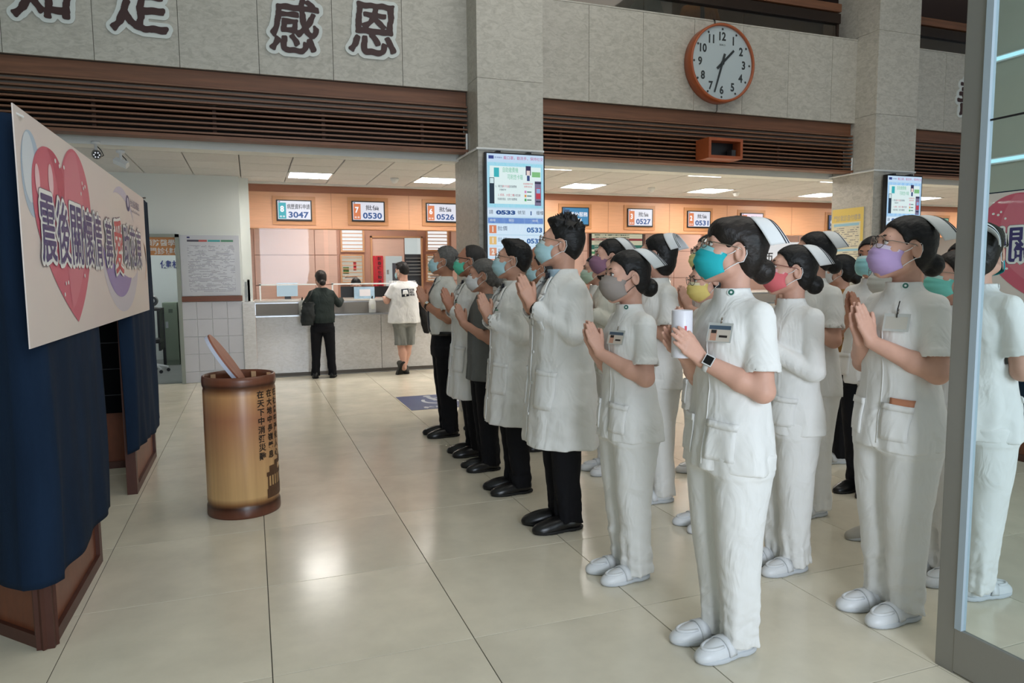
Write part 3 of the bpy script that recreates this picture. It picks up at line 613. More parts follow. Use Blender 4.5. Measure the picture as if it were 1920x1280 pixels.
# wall clock
t = thing('wall_clock', 'large round clock in an orange-brown case on the marble', 'clock', (4.73, 6.55, 3.19))
cx, cz, R = 4.735, 3.585, .40
def ringY(prof, n=64):
    V = []; F = []
    for (r, y) in prof:
        for j in range(n): a = 2 * math.pi * j / n; V.append((cx + r * math.cos(a), y, cz + r * math.sin(a)))
    for i in range(len(prof) - 1):
        for j in range(n): F.append((i * n + j, (i + 1) * n + j, (i + 1) * n + (j + 1) % n, i * n + (j + 1) % n))
    return V, F
obj('case', *ringY([(R - .01, 6.55), (R, 6.54), (R, 6.425), (R - .008, 6.415), (R - .022, 6.415), (R - .026, 6.425), (R - .026, 6.445)]), M('clock_case', (164, 84, 46), rough=.35), t, True)
V, F = ringY([(R - .025, 6.445), (.001, 6.445)]); obj('dial', V, F, M('clock_dial', (188, 200, 204), rough=.5), t)
CLK = M('clock_black', (28, 34, 36), rough=.5)
for h in range(1, 13):
    a = math.radians(90 - 30 * h); text('numeral', str(h), .1, CLK, t, (cx + .272 * math.cos(a), 6.4435, cz + .272 * math.sin(a)), fit=(None, .088), off=.0035)
    V, F = [], []
    q = [(cx + .345 * math.cos(a) + .012 * math.cos(b), 6.4435, cz + .345 * math.sin(a) + .012 * math.sin(b)) for b in [k * math.pi / 6 for k in range(12)]]
    obj('hour_dot', q, [tuple(range(12))], CLK, t)
text('maker_mark', 'SEIKO', .05, CLK, t, (cx, 6.4435, cz + .185), fit=(.075, .018))
def hand(name, ang, l0, l1, w0, w1, y):
    d = Vector((math.sin(ang), 0, math.cos(ang))); s = Vector((d.z, 0, -d.x)); c = Vector((cx, y, cz))
    obj(name, [c - d * l0 - s * w0, c - d * l0 + s * w0, c + d * l1 + s * w1, c + d * l1 - s * w1] + [v + Vector((0, .003, 0)) for v in (c - d * l0 - s * w0, c - d * l0 + s * w0, c + d * l1 + s * w1, c + d * l1 - s * w1)], [(0, 3, 2, 1), (4, 5, 6, 7), (0, 1, 5, 4), (1, 2, 6, 5), (2, 3, 7, 6), (3, 0, 4, 7)], CLK, t)
hand('hour_hand', math.radians(46), .085, .20, .014, .011, 6.439); hand('minute_hand', math.radians(197), .10, .315, .013, .008, 6.435)
V, F = ringY([(.022, 6.432), (.001, 6.432)], 16); obj('hub', V, F, CLK, t)
gm = bpy.data.materials.new('clock_glass'); gm.use_nodes = True; nt = gm.node_tree; nt.nodes.clear()
ou = nt.nodes.new('ShaderNodeOutputMaterial'); mx = nt.nodes.new('ShaderNodeMixShader'); tr = nt.nodes.new('ShaderNodeBsdfTransparent'); gs = nt.nodes.new('ShaderNodeBsdfGlossy'); gs.inputs['Roughness'].default_value = .02; mx.inputs[0].default_value = .08
nt.links.new(tr.outputs[0], mx.inputs[1]); nt.links.new(gs.outputs[0], mx.inputs[2]); nt.links.new(mx.outputs[0], ou.inputs[0])
V, F = ringY([(R - .024, 6.424), (.001, 6.420)]); obj('glass', V, F, gm, t)
obj('cable', *tube([(cx - .03, 6.535, cz + .39), (cx - .035, 6.53, cz + .45), (cx - .04, 6.55, cz + .475)], .006, 6), BLACK, t); obj('cable', *tube([(cx + .02, 6.545, cz - .39), (cx + .02, 6.544, 3.12), (cx - .01, 6.54, 3.095)], .003, 6), BLACK, t)
# wooden speaker box on the grille
t = thing('speaker_box', 'small orange wooden box with a dark opening on the grille', 'box', (4.70, 6.43, 2.57))
m_ = MB(); x0, x1, z0, z1 = 4.50, 4.925, 2.585, 2.795
m_.box(x0, x1, 6.32, 6.55, z1 - .03, z1).box(x0, x1, 6.32, 6.55, z0, z0 + .03).box(x0, x0 + .03, 6.32, 6.55, z0 + .03, z1 - .03).box(x1 - .03, x1, 6.32, 6.55, z0 + .03, z1 - .03)
m_.build('wooden_case', M('box_wood', (160, 82, 46), rough=.4, var=.1, vscale=6, stretch=(1, 4, 8)), t); box('dark_back', x0 + .03, x1 - .03, 6.45, 6.47, z0 + .03, z1 - .03, BLACK, t); box('clamp', x1 - .11, x1 - .06, 6.36, 6.44, z0 + .03, z0 + .10, M('clamp_grey', (50, 50, 52)), t)

# queue screens on the pillars
def queue_screen(x0, w_, ztop, h_, y, lab, sky):
    t = thing('queue_screen', lab, 'screen', (x0 + w_ / 2, y + .05, ztop - h_), group='queue screens on the pillars')
    box('bezel', x0, x0 + w_, y, y + .055, ztop - h_, ztop, BLACK, t, .006)
    for dx in (.12, w_ - .16): box('bracket', x0 + dx, x0 + dx + .035, y + .02, y + .10, ztop, ztop + .018, BLACK, t)
    e = .014; lay = [0]
    def R_(nm, u0, u1, v0, v1, col, s=.9, d=1):
        return quadY(nm, x0 + e + (w_ - 2 * e) * u0, x0 + e + (w_ - 2 * e) * u1, ztop - e - (h_ - 2 * e) * v1, ztop - e - (h_ - 2 * e) * v0, y - .0008 * d, glow('s_%d_%d_%d_%d' % (*col, int(s * 10)), col, s), t)
    def T_(nm, s_, u, v, wu, hv, col, d=3, off=.0, s=.8):
        return text(nm, s_, .05, glow('s_%d_%d_%d_%d' % (*col, int(s * 10)), col, s), t, (x0 + e + (w_ - 2 * e) * u, y - .0008 * d, ztop - e - (h_ - 2 * e) * v), fit=((w_ - 2 * e) * wu if wu else None, (h_ - 2 * e) * hv), off=off)
    R_('display', 0, 1, 0, 1, (196, 226, 246))
    R_('ticker', 0, 1, 0, .065, (214, 222, 246)); R_('emblem', .03, .12, .017, .045, (60, 80, 160), .6, 2); T_('ticker_text', '戴口罩，勤洗手，保持社交', .64, .032, .70, .03, (206, 60, 130)); T_('small_text', '慈濟醫院', .20, .032, .13, .014, (70, 80, 150))
    R_('picture', .01, .99, .075, .46, sky); R_('picture_field', .05, .95, .105, .43, (226, 244, 244), .95, 2)
    T_('headline', '自助繳費機', .41, .135, .27, .045, (120, 205, 170)); T_('headline', '可刷悠卡囉', .49, .195, .27, .045, (120, 205, 170))
    R_('loudspeaker', .12, .21, .12, .20, (60, 190, 200), .8, 3); R_('speech_bubble', .79, .94, .145, .19, (140, 205, 140), .8, 3)
    R_('figure_hair', .68, .77, .095, .175, (70, 60, 110), .5, 3); R_('figure_face', .695, .755, .135, .175, (240, 220, 214), .9, 4); R_('figure_body', .70, .75, .178, .225, (70, 90, 150), .6, 3)
    R_('kiosk', .04, .125, .205, .43, (40, 62, 84), .5, 3); R_('kiosk_screen', .05, .115, .21, .255, (214, 236, 240), .9, 4)
    R_('kiosk', .84, .955, .225, .44, (150, 140, 176), .6, 3); R_('kiosk_top', .84, .955, .232, .247, (50, 54, 84), .5, 4); R_('kiosk_front', .86, .945, .285, .38, (214, 70, 90), .7, 4); R_('kiosk_screen', .868, .937, .29, .33, (150, 190, 236), .8, 5); R_('kiosk_slot', .86, .945, .395, .41, (60, 66, 100), .5, 4)
    T_('line_text', '1. 增加', .21, .278, .12, .022, (50, 56, 84)); T_('line_text', '刷卡功能', .33, .278, .12, .022, (214, 60, 90)); T_('line_text', '自助繳費機', .45, .278, .13, .022, (50, 56, 84)); T_('line_text', '沙鹿鎮參考', .27, .308, .12, .018, (50, 56, 84))
    T_('line_text', '2. 感恩、大愛二樓', .33, .353, .28, .022, (214, 60, 90)); T_('line_text', '及大愛五樓', .52, .353, .12, .022, (120, 50, 90)); T_('line_text', '有進駐現金、信用卡繳費機', .35, .388, .34, .022, (50, 56, 84))
    T_('note_text', '自助繳費機可受理', .72, .25, .17, .016, (220, 80, 90)); T_('note_text', '繳費項目有', .72, .275, .14, .016, (220, 80, 90))
    for k, c_ in enumerate(((226, 150, 200), (236, 170, 90), (80, 180, 110))): R_('bullet', .655, .69, .31 + .035 * k, .332 + .035 * k, c_, .8, 3); R_('bullet_text', .70, .78, .316 + .035 * k, .326 + .035 * k, (110, 150, 140), .6, 3)
    R_('call_bar', 0, 1, .472, .54, (226, 238, 250)); T_('call_text', '請', .065, .502, .07, .036, (50, 60, 84)); T_('call_number', '0533', .32, .505, .34, .038, (40, 84, 150), off=.003); T_('call_text', '號至', .60, .502, .14, .032, (50, 60, 84)); T_('call_number', '1', .77, .507, None, .036, (40, 84, 150), off=.003); T_('call_text', '櫃檯', .93, .502, .13, .036, (50, 60, 84))
    R_('column_bar', .01, .99, .552, .60, (44, 104, 200), .8); T_('column_title', '櫃檯', .09, .573, .10, .022, (230, 240, 250)); T_('column_title', '類型', .42, .573, .10, .022, (230, 240, 250)); T_('column_title', '號碼', .84, .573, .10, .022, (230, 240, 250))
    for k, (n_, c_, num) in enumerate((('1', (228, 138, 96), '0533'), ('1', (240, 200, 130), '0532'), ('2', (226, 160, 130), '0531'), ('3', (226, 150, 120), '0530'))):
        v0 = .607 + .098 * k
        R_('row', .01, .99, v0, v0 + .09, (226, 240, 252)); R_('row_badge', .03, .155, v0 + .01, v0 + .08, c_, .85, 2); T_('row_number', n_, .092, v0 + .045, None, .05, (250, 246, 240), off=.003); T_('row_title', '批價', .26, v0 + .036, .17, .04, (70, 84, 120) if k == 0 else (120, 140, 160)); T_('row_ticket', num, .83, v0 + .048, .28, .045, (60, 110, 176), off=.002)
    return t
queue_screen(2.012, .578, 2.495, 1.06, 6.15, 'tall lit queue screen on the near marble pillar', (90, 214, 226))
queue_screen(6.755, .54, 2.482, 1.0, 6.15, 'tall lit queue screen on the far marble pillar', (84, 170, 236))

# yellow notice on the side of the far pillar (faces -X)
t = thing('yellow_notice', 'yellow and white printed notice on the side of the far pillar', 'notice', (6.655, 6.62, 1.42))
def quadX(name, x, y0, y1, z0, z1, mat, parent): return obj(name, [(x, y1, z0), (x, y0, z0), (x, y0, z1), (x, y1, z1)], [(0, 1, 2, 3)], mat, parent)
box('sheet', 6.655, 6.662, 6.36, 6.83, 1.40, 2.14, M('notice_paper', (222, 216, 196), rough=.5, col2=(220, 208, 160), vscale=1.5), t)
quadX('yellow_head', 6.6545, 6.36, 6.83, 1.98, 2.14, M('notice_yellow', (226, 196, 96)), t); quadX('yellow_edge', 6.6545, 6.36, 6.40, 1.75, 1.98, M('notice_yellow', (226, 196, 96)), t)
text('heading', '門診就診自付標準', .1, M('notice_grey', (150, 146, 150)), t, (6.654, 6.60, 2.03), FACE_NEG_X, fit=(.40, .07))
quadX('table_band', 6.654, 6.42, 6.80, 1.935, 1.965, M('notice_blue', (150, 196, 214)), t); quadX('table_band', 6.654, 6.42, 6.80, 1.64, 1.665, M('notice_blue', (150, 196, 214)), t)
quadX('printed_text', 6.6538, 6.42, 6.80, 1.68, 1.93, lines_material('notice_text', (224, 216, 190), (150, 146, 140), 42, .5), t); quadX('printed_text', 6.6538, 6.42, 6.80, 1.42, 1.635, lines_material('notice_text', (224, 216, 190), (150, 146, 140), 42, .5), t)

# floor sticker: wheelchair bay
t = thing('floor_sticker', 'blue wheelchair bay sticker on the floor', 'floor sticker', (1.95, 7.64, .001))
box('sheet', 1.515, 2.45, 7.19, 8.06, .0002, .0012, M('sticker_blue', (58, 78, 128), rough=.3), t)
WP = M('sticker_white', (206, 212, 220), rough=.3); ring = []
sc, ox, oy = .42, 1.93, 7.72
m_ = MB()
def fan(pts): m_.add([(x, y, .0016) for x, y in pts], [tuple(range(len(pts)))])
n = 18; A0, A1 = math.radians(150), math.radians(400)
for k in range(n):
    a, b = A0 + (A1 - A0) * k / n, A0 + (A1 - A0) * (k + 1) / n
    fan([(ox + .16 * math.cos(a), oy - .05 + .16 * math.sin(a)), (ox + .20 * math.cos(a), oy - .05 + .20 * math.sin(a)), (ox + .20 * math.cos(b), oy - .05 + .20 * math.sin(b)), (ox + .16 * math.cos(b), oy - .05 + .16 * math.sin(b))][::-1])
fan([(ox - .07 + .045 * math.cos(k * math.pi / 6), oy + .25 + .045 * math.sin(k * math.pi / 6)) for k in range(12)])
fan([(ox - .10, oy + .18), (ox - .06, oy - .02), (ox + .0, oy - .02), (ox - .04, oy + .18)]); fan([(ox - .06, oy + .0), (ox - .06, oy - .05), (ox + .14, oy - .05), (ox + .14, oy)]); fan([(ox + .09, oy - .03), (ox + .2, oy - .22), (ox + .25, oy - .20), (ox + .14, oy - .01)]); fan([(ox - .06, oy + .12), (ox - .05, oy + .08), (ox + .1, oy + .08), (ox + .1, oy + .12)])
m_.build('wheelchair_symbol', WP, t)
text('lettering', '輪椅等候區', .1, WP, t, (1.98, 7.29, .0016), FACE_UP, fit=(.62, .11), off=.002)

# ---- bamboo donation tube
t = thing('bamboo_barrel', 'waist-high brown bamboo tube with vertical black lettering', 'barrel', (-.09, 4.49, 0))
BX, BY, BR = -.09, 4.49, .205
def bamboo_material():
    m = bpy.data.materials.new('bamboo_print'); m.use_nodes = True; N = m.node_tree.nodes; L = m.node_tree.links; b = N['Principled BSDF']; b.inputs['Roughness'].default_value = .32
    tc = N.new('ShaderNodeTexCoord'); sp = N.new('ShaderNodeSeparateXYZ'); L.new(tc.outputs['Object'], sp.inputs[0])
    r = N.new('ShaderNodeValToRGB'); cr = r.color_ramp; mr = N.new('ShaderNodeMapRange'); mr.inputs['From Max'].default_value = .83; L.new(sp.outputs['Z'], mr.inputs['Value']); L.new(mr.outputs[0], r.inputs[0])
    stops = [(0, (112, 66, 48)), (.05, (96, 56, 40)), (.075, (66, 40, 28)), (.10, (140, 96, 56)), (.14, (214, 176, 122)), (.35, (208, 166, 116)), (.7, (178, 124, 90)), (.86, (204, 154, 104)), (.905, (120, 78, 50)), (.93, (74, 44, 32)), (.95, (120, 74, 54)), (1.0, (118, 74, 54))]
    cr.elements[0].position, cr.elements[0].color = stops[0][0], (*lin(stops[0][1]), 1); cr.elements[1].position, cr.elements[1].color = 1.0, (*lin(stops[-1][1]), 1)
    for p_, c_ in stops[1:-1]: e = cr.elements.new(p_); e.color = (*lin(c_), 1)
    mp = N.new('ShaderNodeMapping'); mp.inputs['Scale'].default_value = (1, 1, .04); L.new(tc.outputs['Object'], mp.inputs[0])
    nz = N.new('ShaderNodeTexNoise'); nz.inputs['Scale'].default_value = 26; nz.inputs['Detail'].default_value = 5; L.new(mp.outputs[0], nz.inputs['Vector'])
    r2 = N.new('ShaderNodeValToRGB'); r2.color_ramp.elements[0].position = .3; r2.color_ramp.elements[0].color = (.72, .64, .60, 1); r2.color_ramp.elements[1].position = .7; r2.color_ramp.elements[1].color = (1.05, 1.0, .95, 1); L.new(nz.outputs['Fac'], r2.inputs[0])
    mx = N.new('ShaderNodeMix'); mx.data_type = 'RGBA'; mx.blend_type = 'MULTIPLY'; mx.inputs[0].default_value = .6; L.new(r.outputs[0], mx.inputs[6]); L.new(r2.outputs[0], mx.inputs[7]); L.new(mx.outputs[2], b.inputs['Base Color'])
    return m
BAM = bamboo_material()
prof = [(BR + .002, 0), (BR + .004, .012), (BR + .003, .055), (BR - .001, .066), (BR - .004, .074), (BR, .085), (BR, .40), (BR - .001, .74), (BR - .005, .755), (BR, .765), (BR + .002, .775), (BR + .003, .80), (BR, .822), (BR - .006, .826), (BR - .014, .822), (BR - .016, .80), (BR - .016, .03), (.001, .03)]
V, F = lathe(prof, 56, BX, BY, False); F.append(tuple(range(56))[::-1]); obj('barrel_wall', V, F, BAM, t, True)
for a in (2.5, 1.1, .35): q = Vector((BX + (BR - .022) * math.cos(a), BY + (BR - .022) * math.sin(a), .77)); box('wood_block', q.x - .014, q.x + .014, q.y - .014, q.y + .014, .75, .815, M('pale_block', (206, 164, 120)), t)
BLK = M('brush_black', (44, 32, 22), rough=.5)
def barrel_glyph(ch, ang, z, sz, nm='lettering', mat=BLK):
    me = text_mesh(ch, sz, off=.0012); me.materials.clear(); me.materials.append(mat)
    for v in me.vertices:
        a = ang + v.co.x / BR; v.co = (BX + (BR + .0022) * math.cos(a), BY + (BR + .0022) * math.sin(a), z + v.co.y)
    return link(bpy.data.objects.new(nm, me), t)
for col, (s_, ang, zt) in enumerate((('在天下中消弭災難', math.radians(-56), .715), ('在大地中長嶺養息', math.radians(-38), .715), ('在社會中淨化人心', math.radians(-21), .715))):
    for k, ch in enumerate(s_): barrel_glyph(ch, ang, zt - .052 * k, .047)
# printed old house near the foot
m_ = MB()
def bquad(a0, a1, z0, z1):
    n = max(2, int(abs(a1 - a0) / .1)); V = []; F = []
    for k in range(n + 1):
        a = a0 + (a1 - a0) * k / n; V += [(BX + (BR + .0018) * math.cos(a), BY + (BR + .0018) * math.sin(a), z0), (BX + (BR + .0018) * math.cos(a), BY + (BR + .0018) * math.sin(a), z1)]
    for k in range(n): F.append((2 * k, 2 * k + 2, 2 * k + 3, 2 * k + 1))
    m_.add(V, F)
d = math.radians
bquad(d(-50), d(15), .095, .15); bquad(d(-48), d(12), .15, .165); bquad(d(-50), d(14), .225, .25); bquad(d(-44), d(-20), .25, .285); bquad(d(-30), d(8), .285, .31); bquad(d(-16), d(4), .31, .33)
for a in range(-48, 12, 7): bquad(d(a), d(a + 3), .165, .225)
m_.build('printed_house', M('print_sepia', (88, 58, 36), rough=.5, var=.2, vscale=30), t)
# lid stuck into the tube
t = thing('bamboo_disc', 'round wooden lid with white edge stuck upright in the bamboo tube', 'lid', (-.12, 4.49, .70))
n_ = Vector((.80, -.10, .52)).normalized(); c = Vector((-.155, 4.50, .90)); u = Vector((0, 1, 0)); u = (u - n_ * u.dot(n_)).normalized(); v = n_.cross(u)
def disc(name, r, d0, d1, mat):
    V = []; k = 36
    for dd in (d0, d1):
        for j in range(k): a = 2 * math.pi * j / k; V.append(c + n_ * dd + (u * math.cos(a) * .62 + v * math.sin(a)) * r)
    F = [tuple(range(k))[::-1], tuple(range(k, 2 * k))] + [(j, (j + 1) % k, k + (j + 1) % k, k + j) for j in range(k)]
    return obj(name, V, F, mat, t)
disc('foam_core', .185, -.014, .006, M('foam_white', (206, 214, 232), rough=.6)); disc('wood_face', .185, .006, .016, M('lid_wood', (156, 98, 76), rough=.4, var=.2, vscale=6, stretch=(1, 8, 1)))

# ---- folding wooden screens under navy cloth, with the banner
def wood_screen(name, p0, p1, h, lab):
    p0, p1 = Vector(p0), Vector(p1); d = (p1 - p0).normalized(); nn = Vector((d.y, -d.x, 0)); Lx = (p1 - p0).length
    t = thing(name, lab, 'screen', tuple((p0 + p1) / 2), group='wooden folding screens')
    def bar(nm, s0, s1, z0, z1, th, mat):
        V = []
        for z in (z0, z1):
            for (s, q) in ((s0, -th), (s1, -th), (s1, th), (s0, th)): V.append(p0 + d * s - nn * (.03 + q) * 1.0 + Vector((0, 0, z)))
        obj(nm, V, [(0, 3, 2, 1), (4, 5, 6, 7), (0, 1, 5, 4), (1, 2, 6, 5), (2, 3, 7, 6), (3, 0, 4, 7)], mat, t)
    bar('post', 0, .06, 0, h, .03, DARK_WOOD); bar('post', Lx - .05, Lx, 0, h, .03, DARK_WOOD); bar('bottom_rail', .06, Lx - .05, 0, .05, .03, DARK_WOOD); bar('top_rail', .06, Lx - .05, h - .05, h, .03, DARK_WOOD)
    bar('panel', .06, Lx - .05, .05, h - .05, .012, RED_WOOD)
    return t
wood_screen('folding_screen', (-.755, 3.02, 0), (-.745, 3.90, 0), 1.93, 'red-brown wooden screen under the near end of the banner')
wood_screen('folding_screen', (-1.60, 3.86, 0), (-.79, 3.01, 0), 1.93, 'red-brown wooden screen angled away at the left edge')
wood_screen('folding_screen', (-.745, 5.06, 0), (-.75, 6.10, 0), 1.93, 'red-brown wooden screen under the far end of the banner')
t = wood_screen('folding_screen', (-1.85, 5.82, 0), (-.83, 5.82, 0), 1.93, 'dark wooden screen seen through the gap under the banner')
box('black_mesh', -1.84, -.835, 5.775, 5.785, .42, 1.9, M('booth_dark', (10, 11, 14), rough=1, spec=.1), t)  # mesh panel coloured near-black to paint the darkness inside the booth
for k in range(7): box('mesh_bar', -1.84, -.835, 5.770, 5.775, .55 + .19 * k, .556 + .19 * k, M('mesh_grey', (34, 36, 42), rough=.7), t)
def cloth(name, path, z0f, z1f, lab, seed, amp=.016):
    """hanging cloth: path = list of (x,y) along the top, folds across it"""
    rnd = random.Random(seed); P = [Vector((a, b, 0)) for a, b in path]; seg = [0]
    for a, b in zip(P[:-1], P[1:]): seg.append(seg[-1] + (b - a).length)
    L_ = seg[-1]; nu, nv = int(L_ / .018), 60; V = []; F = []
    fr = [(rnd.uniform(8, 30), rnd.uniform(0, 6.28), rnd.uniform(.3, 1)) for _ in range(5)]
    def at(s):
        for k in range(len(P) - 1):
            if s <= seg[k + 1] or k == len(P) - 2:
                d_ = (P[k + 1] - P[k]).normalized(); return P[k] + d_ * (s - seg[k]), Vector((d_.y, -d_.x, 0))
    for i in range(nu + 1):
        s = L_ * i / nu; p, nn = at(s)
        for j in range(nv + 1):
            tt = j / nv; z = z1f(s / L_) + (z0f(s / L_) - z1f(s / L_)) * tt
            f = sum(w_ * math.sin(k_ * (s + .05 * tt * math.sin(3 * s + ph)) + ph) for k_, ph, w_ in fr) / 3
            diag = .5 * math.sin(14 * (s - .35 * (z - .3)) + fr[0][1]) * tt
            V.append(p + nn * (.012 + amp * (.25 + .75 * tt) * (f + diag + 1.0)) + Vector((0, 0, z)))
    for i in range(nu):
        for j in range(nv): F.append((i * (nv + 1) + j, i * (nv + 1) + j + 1, (i + 1) * (nv + 1) + j + 1, (i + 1) * (nv + 1) + j))
    o = obj(name, V, F, NAVY, None, True); md = o.modifiers.new('thickness', 'SOLIDIFY'); md.thickness = .004
    return tag(o, lab, 'cloth', 'navy cloths over the wooden screens')
cloth('navy_cloth', [(-1.66, 3.90), (-.80, 2.985), (-.738, 3.03), (-.728, 3.96)], lambda u: .27 - .05 * max(0, u - .6) + .012 * math.sin(9 * u), lambda u: 1.975, 'navy cloth covering the near wooden screens', 3)
cloth('navy_cloth', [(-.80, 5.0), (-.732, 5.06), (-.735, 6.13)], lambda u: .285 + .02 * math.sin(7 * u), lambda u: 1.97, 'navy cloth hanging over the far wooden screen', 9)

bn = thing('banner', 'white printed banner with a big pink heart and purple lettering', 'banner', (-.70, 4.26, 1.16))
box('sheet', -.704, -.700, 2.765, 5.755, 1.165, 1.965, M('banner_vinyl', (226, 216, 206), rough=.45, col2=(222, 206, 202), vscale=.8), bn)
def BP(name, pts, d, mat): return obj(name, [(-.700 + .0007 * d, y, z) for y, z in pts], [tuple(range(len(pts)))], mat, bn)
def bez(p0, p1, p2, p3, n=12): return [tuple((1 - s) ** 3 * a + 3 * (1 - s) ** 2 * s * b + 3 * (1 - s) * s * s * c_ + s ** 3 * e for a, b, c_, e in zip(p0, p1, p2, p3)) for s in [k / n for k in range(n)]]
def ell(cy, cz, ry, rz_, rot=0, a0=0, a1=360, n=36): return [(cy + ry * math.cos(math.radians(a)) * math.cos(rot) - rz_ * math.sin(math.radians(a)) * math.sin(rot), cz + ry * math.cos(math.radians(a)) * math.sin(rot) + rz_ * math.sin(math.radians(a)) * math.cos(rot)) for a in [a0 + (a1 - a0) * k / n for k in range(n + (a1 - a0 < 360))]]
BP('bubble', ell(2.93, 1.76, .125, .15), 1, M('bubble_blue', (178, 196, 212), rough=.45)); BP('bubble_shine', ell(2.90, 1.78, .08, .12), 2, M('bubble_pale', (214, 222, 228), rough=.45))
heart = bez((3.353, 1.835), (3.30, 1.88), (3.20, 1.905), (3.08, 1.88)) + bez((3.08, 1.88), (2.93, 1.84), (2.90, 1.76), (2.915, 1.66)) + bez((2.915, 1.66), (2.95, 1.5), (3.2, 1.33), (3.485, 1.213)) + bez((3.485, 1.213), (3.72, 1.33), (3.86, 1.52), (3.877, 1.70)) + bez((3.877, 1.70), (3.88, 1.85), (3.74, 1.955), (3.58, 1.952)) + bez((3.58, 1.952), (3.47, 1.945), (3.39, 1.88), (3.353, 1.835))
BP('heart', heart, 3, M('heart_pink', (206, 96, 116), rough=.45))
BP('heart_shade', bez((3.353, 1.835), (3.30, 1.88), (3.22, 1.895), (3.15, 1.885)) + bez((3.15, 1.885), (3.25, 1.83), (3.28, 1.75), (3.30, 1.66)) + bez((3.30, 1.66), (3.36, 1.70), (3.38, 1.76), (3.37, 1.83)), 4, M('heart_deep', (190, 66, 92), rough=.45))
BP('heart_light', bez((3.40, 1.86), (3.46, 1.92), (3.55, 1.945), (3.62, 1.94)) + bez((3.62, 1.94), (3.72, 1.82), (3.74, 1.7), (3.70, 1.5)) + bez((3.70, 1.5), (3.62, 1.40), (3.5, 1.3), (3.40, 1.27)) + bez((3.40, 1.27), (3.32, 1.45), (3.36, 1.7), (3.40, 1.86)), 4, M('heart_light', (212, 116, 132), rough=.45))
for (y, z, ry, rz_) in ((2.985, 1.75, .03, .055), (3.17, 1.77, .035, .06)): BP('heart_gloss', ell(y, z, ry, rz_), 5, M('heart_gloss', (236, 196, 200), rough=.45))
rr = random.Random(4)
for k in range(26):
    y, z = rr.uniform(3.1, 3.82), rr.uniform(1.27, 1.9)
    if abs(y - 3.45) < .12 + .45 * (z - 1.2): BP('sparkle', ell(y, z, .008 + .006 * rr.random(), .009, n=8), 6, WHITE_PRINT)
LAV = M('lavender_print', (196, 188, 206), rough=.45); PUR = M('violet_print', (150, 132, 186), rough=.45)
def crescent(cy, cz, r, a0, a1, th, n=24): o_ = [(cy + r * math.cos(math.radians(a)), cz + r * .62 * math.sin(math.radians(a))) for a in [a0 + (a1 - a0) * k / n for k in range(n + 1)]]; i_ = [(cy + r * math.cos(math.radians(a)), cz + r * .62 * math.sin(math.radians(a)) + th * math.sin(math.pi * k / n)) for k, a in [(k, a0 + (a1 - a0) * k / n) for k in range(n + 1)]]; return o_ + i_[::-1]
BP('swirl', crescent(4.70, 1.60, .64, 195, 340, .18), 1, M('swirl_pale', (206, 200, 208), rough=.45)); BP('swirl', crescent(4.62, 1.60, .50, 185, 320, .16), 2, PUR); BP('swirl', crescent(4.80, 1.66, .44, 20, 130, -.06), 1, LAV); BP('orange_swash', crescent(5.45, 1.52, .27, -60, 50, .03), 2, M('swash_orange', (222, 160, 120), rough=.45))
NVY = M('banner_navy', (62, 54, 112), rough=.45); BRD = M('banner_red', (196, 66, 76), rough=.45); BSH = M('banner_shadow', (120, 96, 112), rough=.45)
def bchar(ch, y, z, wd, ht, mat):
    w2, h2 = wd * .93, ht * .93
    fat_glyph(ch, w2, h2, .024, 'letter_edge', BSH, bn, (-.700 + .0007 * 7, y + .003, z + .003), FACE_POS_X, 64)
    fat_glyph(ch, w2, h2, .021, 'letter_outline', WHITE_PRINT, bn, (-.700 + .0007 * 8, y, z), FACE_POS_X, 64)
    fat_glyph(ch, w2, h2, .0045, 'letter', mat, bn, (-.700 + .0007 * 10, y, z), FACE_POS_X, 80)
for ch, y in zip('震後關懷情', (3.075, 3.305, 3.54, 3.765, 3.985)): bchar(ch, y, 1.580, .215, .262, NVY)
bchar('募', 4.28, 1.580, .20, .245, NVY); bchar('愛', 4.57, 1.575, .28, .325, BRD)
for ch, y in zip('助花東', (4.855, 5.10, 5.35)): bchar(ch, y, 1.588, .222, .255, NVY)
BP('emblem', ell(5.02, 1.86, .075, .05, n=20), 2, NVY); BP('emblem_core', ell(5.02, 1.865, .035, .03, n=14), 3, LAV)
text('small_lettering', '台北慈濟醫院', .08, NVY, bn, (-.6985, 5.31, 1.875), FACE_POS_X, fit=(.38, .05)); text('small_lettering', 'Taipei Tzu Chi Hospital', .05, NVY, bn, (-.6985, 5.31, 1.825), FACE_POS_X, fit=(.38, .022))
obj('tie', *tube([(-.702, 2.80, 1.94), (-.69, 2.83, 1.935), (-.70, 2.86, 1.945)], .004, 6), WHITE_PL, bn)
obj('tie', *tube([(-.702, 5.74, 1.965), (-.69, 5.77, 1.97)], .006, 6), BLACK, bn)

# ---- glass door at the right
mir = bpy.data.materials.new('door_glass'); mir.use_nodes = True; nt = mir.node_tree; nt.nodes.clear()
ou = nt.nodes.new('ShaderNodeOutputMaterial'); mx = nt.nodes.new('ShaderNodeMixShader'); tr = nt.nodes.new('ShaderNodeBsdfTransparent'); gs = nt.nodes.new('ShaderNodeBsdfGlossy')
gs.inputs['Roughness'].default_value = 0.0; gs.inputs['Color'].default_value = (.86, .95, .95, 1); tr.inputs[0].default_value = (.5, .58, .58, 1); mx.inputs[0].default_value = .90
nt.links.new(tr.outputs[0], mx.inputs[1]); nt.links.new(gs.outputs[0], mx.inputs[2]); nt.links.new(mx.outputs[0], ou.inputs[0])
t = thing('glass_door', 'tall reflecting glass door with aluminium frame at the right edge', 'door', (2.27, 1.2, 0))
box('stile', 2.245, 2.295, 1.685, 1.755, 0, 3.2, ALU, t, .003); box('stile', 2.245, 2.295, .30, .36, 0, 3.2, ALU, t, .003)
